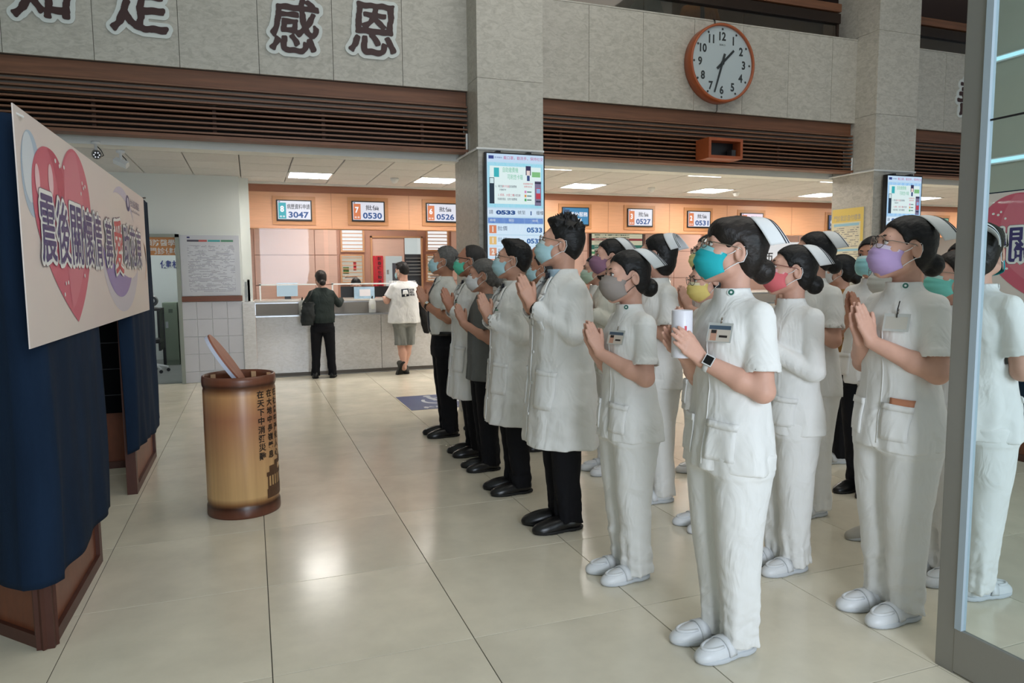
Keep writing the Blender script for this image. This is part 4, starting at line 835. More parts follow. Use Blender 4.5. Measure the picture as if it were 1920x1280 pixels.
box('bottom_rail', 2.243, 2.297, .36, 1.685, .008, .165, ALU, t, .002); box('top_rail', 2.245, 2.295, .36, 1.685, 3.1, 3.2, ALU, t, .002)
box('glass_pane', 2.252, 2.258, .36, 1.680, .165, 1.876, mir, t); box('glass_pane', 2.252, 2.258, .36, 1.680, 1.882, 3.1, mir, t)
box('gasket', 2.240, 2.252, 1.660, 1.684, .165, 3.1, M('gasket_blue', (168, 182, 192), rough=.4), t); box('pane_joint', 2.250, 2.260, .36, 1.685, 1.876, 1.882, BLACK, t)
# ================================================================== PEOPLE: distance-field sculpting
class Field:
    """sparse-evaluated signed distance grid; shapes are blended in, then skinned with surface nets"""
    def __init__(s, lo, hi, h):
        s.lo = np.array(lo, np.float32); s.h = h
        s.n = (np.ceil((np.array(hi) - np.array(lo)) / h).astype(int) + 1)
        s.F = np.full(tuple(s.n), .06, np.float32)
        s.ax = [s.lo[k] + h * np.arange(s.n[k], dtype=np.float32) for k in range(3)]
    def sub(s, lo, hi, m):
        i0 = np.clip(np.floor((np.array(lo) - m - s.lo) / s.h).astype(int), 0, s.n); i1 = np.clip(np.ceil((np.array(hi) + m - s.lo) / s.h).astype(int) + 1, 0, s.n)
        if (i1 - i0 <= 0).any(): return None
        sl = tuple(slice(a, b) for a, b in zip(i0, i1))
        return sl, s.ax[0][sl[0]][:, None, None], s.ax[1][sl[1]][None, :, None], s.ax[2][sl[2]][None, None, :]
    def put(s, sl, d, k, op):
        a = s.F[sl]
        if op == 'sub':
            d = -d
            if k > 0: hh = np.maximum(k - np.abs(a - d), 0) / k; s.F[sl] = np.maximum(a, d) + hh * hh * k * .25
            else: s.F[sl] = np.maximum(a, d)
        else:
            if k > 0: hh = np.maximum(k - np.abs(a - d), 0) / k; s.F[sl] = np.minimum(a, d) - hh * hh * k * .25
            else: s.F[sl] = np.minimum(a, d)
    def cap(s, a, b, ra, rb, k=.01, op='add', flat=None, ends=False):
        a = np.array(a, np.float32); b = np.array(b, np.float32); R = max(ra, rb)
        r = s.sub(np.minimum(a, b) - R, np.maximum(a, b) + R, k + .035)
        if r is None: return
        sl, X, Y, Z = r; ba = b - a; L2 = float(ba @ ba) + 1e-12
        px, py, pz = X - a[0], Y - a[1], Z - a[2]
        tu = (px * ba[0] + py * ba[1] + pz * ba[2]) / L2; t = np.clip(tu, 0, 1)
        vx, vy, vz = px - t * ba[0], py - t * ba[1], pz - t * ba[2]
        if flat is not None:
            n, f = np.array(flat[0], np.float32), flat[1]; n = n / np.linalg.norm(n); q = (vx * n[0] + vy * n[1] + vz * n[2]) * (1 / f - 1)
            vx, vy, vz = vx + n[0] * q, vy + n[1] * q, vz + n[2] * q
        d = np.sqrt(vx * vx + vy * vy + vz * vz) - (ra + (rb - ra) * t)
        if ends:
            L = math.sqrt(L2); d = np.maximum(d, np.maximum((tu - 1) * L, -tu * L))
        s.put(sl, d, k, op)
    def chain(s, pts, rs, k=.01, **kw):
        for i in range(len(pts) - 1): s.cap(pts[i], pts[i + 1], rs[i], rs[i + 1], k, **kw)
    def ell(s, c, r, k=.01, op='add', R=None, frame=None):
        """ellipsoid; R = local rotation, frame = (rot, origin) of a posed sub-body such as the head"""
        c = np.array(c, np.float32); r = np.array(r, np.float32); rot = np.eye(3, dtype=np.float32) if R is None else np.array(R, np.float32)
        if frame is not None: c = frame[0] @ c + frame[1]; rot = frame[0] @ rot
        m = float(r.max()); q_ = s.sub(c - m, c + m, k + .035)
        if q_ is None: return
        sl, X, Y, Z = q_; px, py, pz = X - c[0], Y - c[1], Z - c[2]
        l0 = (px * rot[0, 0] + py * rot[1, 0] + pz * rot[2, 0]) / r[0]; l1 = (px * rot[0, 1] + py * rot[1, 1] + pz * rot[2, 1]) / r[1]; l2 = (px * rot[0, 2] + py * rot[1, 2] + pz * rot[2, 2]) / r[2]
        k0 = np.sqrt(l0 * l0 + l1 * l1 + l2 * l2) + 1e-6; k1 = np.sqrt((l0 / r[0]) ** 2 + (l1 / r[1]) ** 2 + (l2 / r[2]) ** 2) + 1e-6
        s.put(sl, k0 * (k0 - 1) / k1, k, op)
    def loft(s, rows, k=.02, n=2.3, op='add', fold=None):
        """stack of superellipse sections; rows = (z, half_x, half_y, cx, cy)"""
        rows = np.array(sorted(rows), np.float32); zz = rows[:, 0]
        r = s.sub((rows[:, 3] - rows[:, 1]).min() * np.array([1, 0, 0]) + np.array([0, (rows[:, 4] - rows[:, 2]).min(), zz[0]]), np.array([(rows[:, 3] + rows[:, 1]).max(), (rows[:, 4] + rows[:, 2]).max(), zz[-1]]), k + .035)
        if r is None: return
        sl, X, Y, Z = r; z = Z.ravel(); 
        zs = np.linspace(zz[0], zz[-1], 200)
        def sm(c):
            v = np.interp(zs, zz, rows[:, c]); kern = np.hanning(19); kern /= kern.sum(); v = np.convolve(np.pad(v, 9, mode='edge'), kern, 'valid'); return np.interp(z, zs, v).astype(np.float32)[None, None, :]
        a, b, cx, cy = sm(1), sm(2), sm(3), sm(4)
        u = np.abs((X - cx) / a); v = np.abs((Y - cy) / b)
        g = (u ** n + v ** n) ** (1 / n)
        d = (g - 1) * np.minimum(a, b)
        if fold is not None:
            amp, cnt, ph, z0, z1 = fold; th = np.arctan2(Y - cy, X - cx); wgt = np.clip((z0 - Z) / (z0 - z1), 0, 1)
            d = d - amp * wgt * (np.sin(cnt * th + ph) + .5 * np.sin((cnt * 2 + 1) * th + 2.1 * ph))
        d = np.maximum(d, np.maximum(zz[0] - Z, Z - zz[-1]))
        s.put(sl, d.astype(np.float32), k, op)
    def noise(s, amp, sc, seed, mask=None):
        rn = np.random.RandomState(seed); X, Y, Z = s.ax[0][:, None, None], s.ax[1][None, :, None], s.ax[2][None, None, :]; acc = 0
        for q in range(4):
            v = rn.normal(size=3); v /= np.linalg.norm(v); w_ = sc * (1 + .55 * q)
            p = (X * v[0] + Y * v[1] + Z * v[2]) * w_ + rn.uniform(0, 6.28)
            v2 = rn.normal(size=3) * .6; acc = acc + np.sin(p + 1.3 * np.sin((X * v2[0] + Y * v2[1] + Z * v2[2]) * w_ + q)) / (1 + .5 * q)
        a = amp * acc / 2
        if mask is not None: a = a * mask(X, Y, Z)
        s.F += a.astype(np.float32)
    def mesh(s, name):
        F = s.F; S = F < 0
        c = np.zeros(tuple(s.n - 1), np.int8)
        for dx in (0, 1):
            for dy in (0, 1):
                for dz in (0, 1): c += S[dx:dx + s.n[0] - 1, dy:dy + s.n[1] - 1, dz:dz + s.n[2] - 1]
        act = (c > 0) & (c < 8); idx = np.argwhere(act); m = len(idx)
        acc = np.zeros((m, 3), np.float32); cnt = np.zeros(m, np.float32)
        cor = [np.array(v) for v in ((0, 0, 0), (1, 0, 0), (0, 1, 0), (1, 1, 0), (0, 0, 1), (1, 0, 1), (0, 1, 1), (1, 1, 1))]
        val = [F[idx[:, 0] + q[0], idx[:, 1] + q[1], idx[:, 2] + q[2]] for q in cor]
        for a, b in ((0, 1), (2, 3), (4, 5), (6, 7), (0, 2), (1, 3), (4, 6), (5, 7), (0, 4), (1, 5), (2, 6), (3, 7)):
            va, vb = val[a], val[b]; ms = (va < 0) != (vb < 0); t = np.where(ms, va / np.where(ms, va - vb, 1), 0)
            acc += ms[:, None] * (cor[a] + t[:, None] * (cor[b] - cor[a])); cnt += ms
        V = s.lo + s.h * (idx + acc / np.maximum(cnt, 1)[:, None])
        ind = np.full(tuple(s.n - 1), -1, np.int32); ind[act] = np.arange(m)
        Q = []
        for ax in range(3):
            o1, o2 = [(1, 2), (2, 0), (0, 1)][ax]
            A = [slice(None)] * 3; B = [slice(None)] * 3; A[ax] = slice(0, -1); B[ax] = slice(1, None)
            sa, sb = S[tuple(A)], S[tuple(B)]; e = np.argwhere(sa != sb)
            e = e[(e[:, o1] > 0) & (e[:, o2] > 0) & (e[:, o1] < s.n[o1] - 1) & (e[:, o2] < s.n[o2] - 1)]
            if not len(e): continue
            d1 = np.zeros(3, int); d1[o1] = 1; d2 = np.zeros(3, int); d2[o2] = 1
            g = lambda q: ind[q[:, 0], q[:, 1], q[:, 2]]
            q = np.stack([g(e - d1 - d2), g(e - d2), g(e), g(e - d1)], 1)
            fl = ~sa[e[:, 0], e[:, 1], e[:, 2]]; q[fl] = q[fl][:, ::-1]; Q.append(q)
        Q = np.concatenate(Q); Q = Q[(Q >= 0).all(1)]
        me = bpy.data.meshes.new(name); me.vertices.add(m); me.vertices.foreach_set('co', V.astype(np.float32).ravel())
        me.loops.add(len(Q) * 4); me.loops.foreach_set('vertex_index', Q.ravel().astype(np.int32)); me.polygons.add(len(Q))
        me.polygons.foreach_set('loop_start', np.arange(0, len(Q) * 4, 4, dtype=np.int32)); me.polygons.foreach_set('use_smooth', np.ones(len(Q), bool))
        me.update(calc_edges=True)
        return me
def part(name, me, mat, parent):
    me.materials.append(mat); o = bpy.data.objects.new(name, me); C.objects.link(o); o.parent = parent; return o
def pobj(name, V, F, mat, parent, smooth=True, M4=None, thick=0.0):
    """part given in the person's local frame"""
    me = bpy.data.meshes.new(name); me.from_pydata([tuple(v) for v in V], [], [tuple(f) for f in F]); me.update()
    if M4 is not None: me.transform(M4)
    if smooth: me.polygons.foreach_set('use_smooth', [True] * len(me.polygons))
    o = part(name, me, mat, parent)
    if thick: md = o.modifiers.new('thickness', 'SOLIDIFY'); md.thickness = thick; md.offset = 0
    return o

# ---- cloth and skin materials
def cloth_mat(name, col, rough=.85, var=.025, wr=.55):
    m = M(name, col, rough=rough, var=var, vscale=6, spec=.2); N = m.node_tree.nodes; L = m.node_tree.links
    tc = N.new('ShaderNodeTexCoord'); mp = N.new('ShaderNodeMapping'); mp.inputs['Scale'].default_value = (1, 1, .55); L.new(tc.outputs['Object'], mp.inputs[0])
    a = N.new('ShaderNodeTexNoise'); a.inputs['Scale'].default_value = 9; a.inputs['Detail'].default_value = 2.5; a.inputs['Distortion'].default_value = 1.6; L.new(mp.outputs[0], a.inputs['Vector'])
    w_ = N.new('ShaderNodeTexNoise'); w_.inputs['Scale'].default_value = 420; L.new(tc.outputs['Object'], w_.inputs['Vector'])
    b1 = N.new('ShaderNodeBump'); b1.inputs['Strength'].default_value = wr; b1.inputs['Distance'].default_value = .02; L.new(a.outputs['Fac'], b1.inputs['Height'])
    b2 = N.new('ShaderNodeBump'); b2.inputs['Strength'].default_value = .12; b2.inputs['Distance'].default_value = .002; L.new(w_.outputs['Fac'], b2.inputs['Height']); L.new(b1.outputs[0], b2.inputs['Normal']); L.new(b2.outputs[0], N['Principled BSDF'].inputs['Normal'])
    return m
WHITE_U = cloth_mat('uniform_white', (232, 231, 228)); COAT = cloth_mat('coat_white', (232, 232, 229)); BLACK_T = cloth_mat('black_trousers', (24, 24, 28)); SHIRT_W = cloth_mat('shirt_white', (222, 222, 216))
SHIRT_B = cloth_mat('shirt_blue', (176, 200, 216)); GREY_S = cloth_mat('grey_shirt', (104, 106, 104)); TEE = cloth_mat('tee_white', (226, 226, 226)); SHORTS = cloth_mat('grey_shorts', (134, 136, 134)); JACKET = cloth_mat('dark_jacket', (46, 54, 52)); VEST = cloth_mat('ochre_vest', (150, 104, 52)); CARD = cloth_mat('cream_cardigan', (218, 216, 204))
TIE_M = M('dark_tie', (28, 32, 46), rough=.5); SKIN = {}
def skin(tone):
    return M('skin_%d_%d_%d' % tone, tone, rough=.5, var=.07, vscale=14, bump=.04, bscale=300, spec=.35)
HAIR = M('black_hair', (17, 15, 16), rough=.5, var=.5, vscale=110, stretch=(1, .10, .45), bump=.28, bscale=150, spec=.35); HAIR_G = M('grey_hair', (96, 94, 92), rough=.5, var=.35, vscale=60, bump=.3, bscale=160); HAIR_S = M('short_dark_hair', (44, 40, 38), rough=.6, var=.3, vscale=80, bump=.3, bscale=220); HAIR_B = M('brown_black_hair', (30, 23, 20), rough=.48, var=.5, vscale=110, stretch=(1, .10, .45), bump=.28, bscale=150, spec=.35)
EYE_W = M('eye_white', (214, 208, 202), rough=.2); EYE_D = M('eye_dark', (24, 18, 16), rough=.12); BROW = M('brow_hair', (38, 32, 30), rough=.7)
CAPW = M('cap_white', (232, 234, 236), rough=.6); STRIPE = M('cap_stripe', (22, 28, 46), rough=.6); SHOE_W = M('shoe_white', (218, 220, 222), rough=.4, var=.04, vscale=12); SOLE_W = M('sole_white', (196, 200, 204), rough=.6); SHOE_B = M('shoe_black', (20, 19, 20), rough=.3); SOLE_B = M('sole_black', (14, 14, 14), rough=.7); SHOE_G = M('shoe_grey', (168, 164, 154), rough=.6)
FRAME_M = M('glasses_metal', (150, 140, 130), rough=.2, metal=1.0); FRAME_B = M('glasses_black', (20, 20, 22), rough=.25); FRAME_R = M('glasses_red', (120, 62, 58), rough=.25)
lens_m = bpy.data.materials.new('lens_glass'); lens_m.use_nodes = True; _nt = lens_m.node_tree; _nt.nodes.clear()
_o = _nt.nodes.new('ShaderNodeOutputMaterial'); _x = _nt.nodes.new('ShaderNodeMixShader'); _t = _nt.nodes.new('ShaderNodeBsdfTransparent'); _g = _nt.nodes.new('ShaderNodeBsdfGlossy'); _g.inputs['Roughness'].default_value = .03; _x.inputs[0].default_value = .10
_nt.links.new(_t.outputs[0], _x.inputs[1]); _nt.links.new(_g.outputs[0], _x.inputs[2]); _nt.links.new(_x.outputs[0], _o.inputs[0])

# ---- projecting flat trim onto a garment
from mathutils.bvhtree import BVHTree
def bvh_of(me): return BVHTree.FromPolygons([v.co for v in me.vertices], [p.vertices for p in me.polygons])
def patch(name, bvh, quad, mat, parent, d=(0, 1, 0), off=.003, n=(8, 8), thick=.003, far=.5, ref=None):
    """quad = 4 corners (x, z) seen along direction d (or 3-D points); stuck on the garment"""
    d = Vector(d).normalized(); Vv = []; F = []; nu, nv = n
    side = Vector((0, 0, 1)).cross(d).normalized()      # screen-right when looking from outside
    q = [Vector(p) if len(p) == 3 else None for p in quad]
    last = None
    for i in range(nu + 1):
        for j in range(nv + 1):
            u, v = i / nu, j / nv
            P = (q[0] * (1 - u) + q[1] * u) * (1 - v) + (q[3] * (1 - u) + q[2] * u) * v
            if ref is not None:
                P = Vector((P.x, ref(P.x, P.z), P.z)); h = bvh.ray_cast(P + d * .022, -d, .045)
                if h[0] is None: h = (P, d)
            else: h = bvh.ray_cast(P + d * far, -d)
            if h[0] is None: h = (P + d * .1 if last is None else P + d * last, d)
            last = (h[0] - P).dot(d); nr = h[1] if h[1].dot(d) > 0 else -h[1]
            Vv.append(h[0] + nr * off)
    for i in range(nu):
        for j in range(nv): F.append((i * (nv + 1) + j, (i + 1) * (nv + 1) + j, (i + 1) * (nv + 1) + j + 1, i * (nv + 1) + j + 1))
    return pobj(name, Vv, F, mat, parent, True, None, thick)

# ---- shoes, one mesh per kind, shared by every foot
def shoe_meshes(kind):
    f = Field((-.065, -.10, -.005), (.065, .20, .13), .005)
    f.ell((0, .112, .018), (.046, .078, .040), .02); f.ell((0, .04, .035), (.041, .09, .042), .03); f.ell((0, -.035, .045), (.037, .05, .045), .03); f.cap((0, -.035, .04), (0, -.03, .085), .036, .036, .02)
    if kind == 'clog': f.ell((0, .11, .03), (.05, .07, .045), .02)
    F = f.F; Z = f.ax[2][None, None, :]; f.F = np.maximum(F, .006 - Z)
    up = f.mesh('shoe_' + kind)
    g = Field((-.07, -.105, -.004), (.07, .205, .05), .005)
    g.ell((0, .105, .01), (.051, .082, .03), .02); g.ell((0, .03, .01), (.043, .10, .03), .03); g.ell((0, -.035, .01), (.042, .058, .03), .03)
    g.F = np.maximum(g.F, np.maximum(.001 - g.ax[2][None, None, :], g.ax[2][None, None, :] - (.022 if kind != 'black' else .016)))
    so = g.mesh('sole_' + kind)
    sbv = bvh_of(up)
    # strap over the instep
    V = []; Fc = []; n = 14
    for y in (.046, .082):
        for i in range(n + 1):
            u = -1 + 2 * i / n; a = u * math.radians(100); dv = Vector((math.sin(a), .0, math.cos(a))); q = Vector((0, y + .012 * u, .028)); hit = sbv.ray_cast(q + dv * .12, -dv)
            V.append((hit[0] if hit[0] is not None else q + dv * .042) + dv * .0022)
    for i in range(n): Fc.append((i, i + 1, n + 2 + i, n + 1 + i))
    m_ = MB(); ring = []
    for i in range(13):
        a = math.pi * i / 12; q = Vector((.033 * math.cos(a), .088 + .070 * math.sin(a), 0)); hit = sbv.ray_cast(q + Vector((0, 0, .2)), Vector((0, 0, -1))); ring.append((hit[0] if hit[0] is not None else q + Vector((0, 0, .04))) + Vector((0, 0, .0008)))
    sv, sf = tube(ring, .0016, 6); o_ = len(V); V += sv; Fc += [tuple(k_ + o_ for k_ in q) for q in sf]
    st = bpy.data.meshes.new('strap_' + kind); st.from_pydata(V, [], Fc); st.update(); st.polygons.foreach_set('use_smooth', [True] * len(Fc))
    return up, so, st
SHOES = {}
def add_shoes(t, kind, ps, mats, s=1.0):
    if kind not in SHOES:
        up, so, st = shoe_meshes(kind); up.materials.append(mats[0]); so.materials.append(mats[1]); st.materials.append(mats[0]); SHOES[kind] = (up, so, st)
    up, so, st = SHOES[kind]
    for (x, y, rz, tilt, z) in ps:
        o = bpy.data.objects.new('shoe', up); C.objects.link(o); o.parent = t; o.location = (x, y, z); o.rotation_euler = (tilt, 0, rz); o.scale = (s, s, s)
        c = bpy.data.objects.new('sole', so); C.objects.link(c); c.parent = o
        if kind == 'white':
            c = bpy.data.objects.new('strap', st); C.objects.link(c); c.parent = o; md = c.modifiers.new('thickness', 'SOLIDIFY'); md.thickness = .005; md.offset = 1

def rotm(yaw, pitch, roll=0.0):
    """head turn: yaw left +, pitch up +"""
    return np.array(Euler((pitch, roll, yaw), 'XYZ').to_matrix(), np.float32) if False else np.array((Matrix.Rotation(yaw, 3, 'Z') @ Matrix.Rotation(pitch, 3, 'X') @ Matrix.Rotation(roll, 3, 'Y')), np.float32)

def hand(f, wr, d, n, s, k=.006, spread=0.0, curl=0.0, sc=1.0, thumb=.6):
    """palm and five fingers. wr wrist, d finger direction, n palm normal, s towards the thumb"""
    wr, d, n, s = (np.array(v, np.float32) for v in (wr, d, n, s)); d = d / np.linalg.norm(d); s = s - d * (s @ d); s /= np.linalg.norm(s); n = n - d * (n @ d) - s * (n @ s); n /= np.linalg.norm(n)
    kn = [(.0245, .084, .064, .0080), (.0080, .088, .072, .0083), (-.0085, .085, .066, .0080), (-.0240, .077, .050, .0070)]
    for (o, l, fl, r) in kn:
        base = wr + s * o * .45 * sc + d * .012 * sc; K = wr + (s * o + d * l) * sc
        f.cap(base, K, .0125 * sc, .0112 * sc, .012)
        dd = d + s * (o * spread / .03); dd /= np.linalg.norm(dd); c1 = math.cos(curl), math.sin(curl)
        d1 = dd; d2 = dd * math.cos(curl) + n * math.sin(curl); d3 = dd * math.cos(1.7 * curl) + n * math.sin(1.7 * curl)
        p1 = K + d1 * fl * .44 * sc; p2 = p1 + d2 * fl * .32 * sc; p3 = p2 + d3 * fl * .24 * sc
        f.cap(K, p1, r * 1.06 * sc, r * .98 * sc, .003); f.cap(p1, p2, r * .99 * sc, r * .92 * sc, .003); f.cap(p2, p3, r * .92 * sc, r * .76 * sc, .003)
    b = wr + (s * .016 + d * .020 + n * .004) * sc; m_ = b + (s * (.5 * thumb) + d * .8) / math.hypot(.5 * thumb, .8) * .038 * sc + n * .004 * sc; e = m_ + (s * (.42 * thumb) + d) / math.hypot(.42 * thumb, 1) * .026 * sc; tip = e + (s * (.25 * thumb) + d) / math.hypot(.25 * thumb, 1) * .024 * sc
    f.cap(b, m_, .0150 * sc, .0118 * sc, .010); f.cap(m_, e, .0108 * sc, .0100 * sc, .004); f.cap(e, tip, .0100 * sc, .0080 * sc, .003)

# ---- head-local hair, mask, cap, glasses
def mask_part(t, H4, col, kind='pleat', loops=(236, 236, 236), name='face_mask'):
    nu, nv = 20, 16; V = []; F = []
    if kind == 'boat': ctr = [(0, .105, .008), (.3, .132, -.024), (.55, .134, -.056), (.8, .112, -.092), (1, .078, -.120)]
    else: ctr = [(0, .103, .006), (.25, .125, -.028), (.5, .128, -.058), (.75, .113, -.090), (1, .076, -.120)]
    cv = np.array(ctr)
    for i in range(nu + 1):
        u = -1 + 2 * i / nu
        for j in range(nv + 1):
            v = j / nv; yc = np.interp(v, cv[:, 0], cv[:, 1]); zc = np.interp(v, cv[:, 0], cv[:, 2])
            zs = -.018 - .062 * v; ys = .026 + .012 * math.sin(math.pi * v)
            a = abs(u) * math.pi / 2; wx = .0735 - .004 * math.cos(math.pi * v)
            x = wx * math.copysign(math.sin(a), u); c_ = max(0.0, math.cos(a)) ** .85
            y = ys + (yc - ys) * c_; z = zs + (zc - zs) * (1 - abs(u) ** 1.6)
            if kind == 'pleat':
                ph = (v * 3.2) % 1.0; y += .0045 * (ph - .5) * (1 - abs(u) ** 3) if .12 < v < .9 else 0
            elif kind == 'boat': y += .004 * max(0, 1 - abs(v - .33) * 12)
            V.append((x, y, z))
    for i in range(nu):
        for j in range(nv): F.append((i * (nv + 1) + j, (i + 1) * (nv + 1) + j, (i + 1) * (nv + 1) + j + 1, i * (nv + 1) + j + 1)[::-1])
    mm = M('mask_%d_%d_%d' % col, col, rough=.75, var=.03, vscale=20, bump=.08, bscale=300, spec=.2)
    o = pobj(name, V, F, mm, t, True, H4, .0016)
    if kind == 'pleat':      # pale hems at the top and bottom
        for j0, nm in ((0, 'upper_hem'),):
            Vb = []; Fb = []
            for i in range(nu + 1):
                for j in (0, 1, 2): p = V[i * (nv + 1) + j0 + j]; Vb.append((p[0] * 1.008, p[1] + .0018, p[2]))
            for i in range(nu):
                for j in (0, 1): Fb.append((i * 3 + j, (i + 1) * 3 + j, (i + 1) * 3 + j + 1, i * 3 + j + 1)[::-1])
            pl = tuple(int(.45 * c_ + .55 * 228) for c_ in col); q = pobj(nm, Vb, Fb, M('hem_%d_%d_%d' % pl, pl, rough=.7), o, True, H4)
    lm = M('ear_loop_%d' % loops[0], loops, rough=.7); m_ = MB()
    for sd in (-1, 1):
        m_ = MB().tube([(sd * .0725, .030, -.020), (sd * .0765, .012, -.008), (sd * .080, -.010, .016), (sd * .080, -.028, .020), (sd * .077, -.036, -.004), (sd * .078, -.030, -.032), (sd * .080, -.012, -.040), (sd * .076, .010, -.058), (sd * .0725, .030, -.078)], .0017, 6)
        pobj('ear_loop', m_.v, m_.f, lm, o, True, H4)
    return o
def cap_part(t, H4, stripes=2, fold=True):
    nu, nv = 36, 8; half = math.radians(86)
    def P(s, v, off=0.0):
        a = s * half; w_ = 1 - math.cos(a)
        A = Vector((.089 * math.sin(a), -.030 - .080 * w_, .130 - .098 * w_)); B = Vector((.098 * math.sin(a), -.103 - .068 * w_, .133 - .080 * w_))
        p = A.lerp(B, v); p.z += .006 * math.sin(math.pi * v) * math.cos(a)
        nrm = Vector((math.sin(a), -.15, math.cos(a))).normalized(); return p + nrm * off
    def sheet(v0, v1, nv_, off, nm, mat, par, th):
        V = [P(-1 + 2 * i / nu, v0 + (v1 - v0) * j / nv_, off) for i in range(nu + 1) for j in range(nv_ + 1)]
        F = [(i * (nv_ + 1) + j, i * (nv_ + 1) + j + 1, (i + 1) * (nv_ + 1) + j + 1, (i + 1) * (nv_ + 1) + j) for i in range(nu) for j in range(nv_)]
        return pobj(nm, V, F, mat, par, True, H4, th)
    c = sheet(0, 1, nv, 0, 'nurse_cap', CAPW, t, .0022)
    for k in range(stripes): sheet(.78 + .125 * k - (.0 if stripes == 2 else -.08), .835 + .125 * k + (.08 if stripes == 1 else 0), 1, .0022, 'cap_stripe', STRIPE, c, .0008)
    if not fold: return c
    # folded-in back flap
    V = []; F = []
    for i in range(nu + 1):
        s = -1 + 2 * i / nu; a = s * half; p = P(s, 1.0); q = Vector((p.x * .86, p.y + .045, p.z - .030 * math.cos(a) - .006)); V += [p, (p + q) / 2 + Vector((0, -.004, 0)), q]
    for i in range(nu):
        for j in (0, 1): F.append((i * 3 + j, i * 3 + j + 1, (i + 1) * 3 + j + 1, (i + 1) * 3 + j))
    pobj('cap_fold', V, F, CAPW, c, True, H4, .0016)
    return c
def glasses_part(t, H4, kind, mat):
    r, hx = (.0235, .033); n = 24; m_ = MB(); lens = MB(); rr = .0015 if kind != 'thick' else .0022
    ys = lambda x: .112 - 3.0 * x * x
    for sd in (-1, 1):
        ring = []
        for k in range(n + 1):
            a = 2 * math.pi * k / n; ex = .72 if kind in ('rect', 'thick') else 1.0
            x = sd * hx + r * (1.05 if ex < 1 else 1) * math.copysign(abs(math.cos(a)) ** (.8 if ex < 1 else 1), math.cos(a)); z = .010 + r * ex * math.copysign(abs(math.sin(a)) ** (.8 if ex < 1 else 1), math.sin(a)); ring.append((x, ys(x), z))
        m_.tube(ring, rr, 6, False); lens.add(ring[:-1], [tuple(range(n))])
        m_.tube([(sd * (hx + r), ys(hx + r), .014), (sd * .076, .085, .016), (sd * .0815, -.004, .012), (sd * .082, -.03, -.004)], rr * 1.1, 6)
    m_.tube([(-(hx - r), ys(hx - r), .014), (0, .115, .019), (hx - r, ys(hx - r), .014)], rr, 6)
    o = pobj('glasses', m_.v, m_.f, mat, t, True, H4); pobj('lenses', lens.v, lens.f, lens_m, o, False, H4)
def hair_field(kind, frame, h):
    rot, org = frame; c = rot @ np.array((0, -.03, .0), np.float32) + org
    f = Field(c - .20, c + .20, h); E = lambda cc, r, k=.01, op='add', R=None: f.ell(cc, r, k, op, R, frame)
    if kind in ('bun', 'bangs', 'bob', 'bob_short', 'grey_bun', 'low_bun'):
        E((0, -.018, .040), (.0845, .106, .0915), .01); E((0, -.062, -.02), (.068, .052, .070), .03)
        if kind == 'bangs': E((0, .045, .062), (.074, .054, .05), .02)
        if kind == 'bangs': E((0, .107, -.052), (.13, .098, .092), .006, 'sub')
        else: E((0, .118, -.022), (.135, .108, .108), .006, 'sub')
        if kind in ('bob', 'bob_short'):
            E((0, -.05, -.05), (.082, .062, .075 if kind == 'bob' else .06), .03); E((0, .118, -.05), (.14, .125, .14), .006, 'sub')
        for sd in (-1, 1): E((sd * .086, .0, -.006), (.03, .026, .040), .008, 'sub')
        E((0, .0, -.15), (.14, .06, .085), .01, 'sub')
        if kind in ('bun', 'bangs', 'grey_bun', 'low_bun'):
            z = -.050 if kind != 'low_bun' else -.075; E((0, -.125, z), (.047, .040, .046), .008); E((0, -.095, z + .012), (.04, .035, .035), .015)
    elif kind in ('short', 'spiky', 'crew', 'receding', 'bald', 'short_side'):
        up = {'spiky': .014, 'short': .004, 'crew': .006, 'receding': -.004, 'bald': -.012, 'short_side': .006}[kind]
        E((0, -.018, .040), (.0805, .102, .0865 + up), .01); E((0, -.070, -.012), (.062, .040, .056), .03)
        if kind in ('spiky', 'short', 'short_side'): E((0, .030, .105 + up * .3), (.062, .062, .028), .02)
        cut = {'spiky': (.118, -.022, .112), 'short': (.118, -.020, .110), 'short_side': (.118, -.020, .112), 'crew': (.116, -.014, .112), 'receding': (.112, .012, .118), 'bald': (.085, .055, .12)}[kind]
        E((0, cut[0], cut[1]), (.135, .106 if kind != 'bald' else .13, cut[2]), .006, 'sub')
        for sd in (-1, 1): E((sd * .086, .004, -.014), (.03, .028, .044), .006, 'sub')
        E((0, .0, -.135), (.14, .075, .085), .01, 'sub')
    seed = abs(hash(kind)) % 97 if False else len(kind) * 7
    if kind in ('spiky', 'short_side', 'crew', 'short'):
        rs = random.Random(5); ln = {'spiky': .030, 'short_side': .012, 'crew': .012, 'short': .012}[kind]
        for q in range(130):
            a, b = rs.uniform(0, 6.28), rs.uniform(.05, 1.15); dv = np.array((math.sin(b) * math.cos(a), math.sin(b) * math.sin(a), math.cos(b)))
            p0 = np.array((0, -.016, .042)) + dv * (np.array((.078, .098, .098)) if kind == 'spiky' else np.array((.074, .094, .084))); p1 = p0 + (dv * .8 + np.array((rs.uniform(-.3, .3), rs.uniform(-.1, .5), .3))) * ln * rs.uniform(.6, 1.1)
            if p0[1] > .062: continue
            f.cap(rot @ p0.astype(np.float32) + org, rot @ p1.astype(np.float32) + org, .009, .0012, .006)
    f.noise(.0012, 170, seed)
    return f
def xf4(frame):
    m = Matrix(np.array(frame[0]).tolist()).to_4x4(); m.translation = Vector([float(v) for v in frame[1]]); return m
PIN = M('green_pin', (48, 104, 92), rough=.3); CARDP = M('badge_card', (206, 196, 184), rough=.3); CARDH = M('badge_head', (74, 92, 110), rough=.3); CLEAR = M('badge_sleeve', (190, 192, 188), rough=.12)
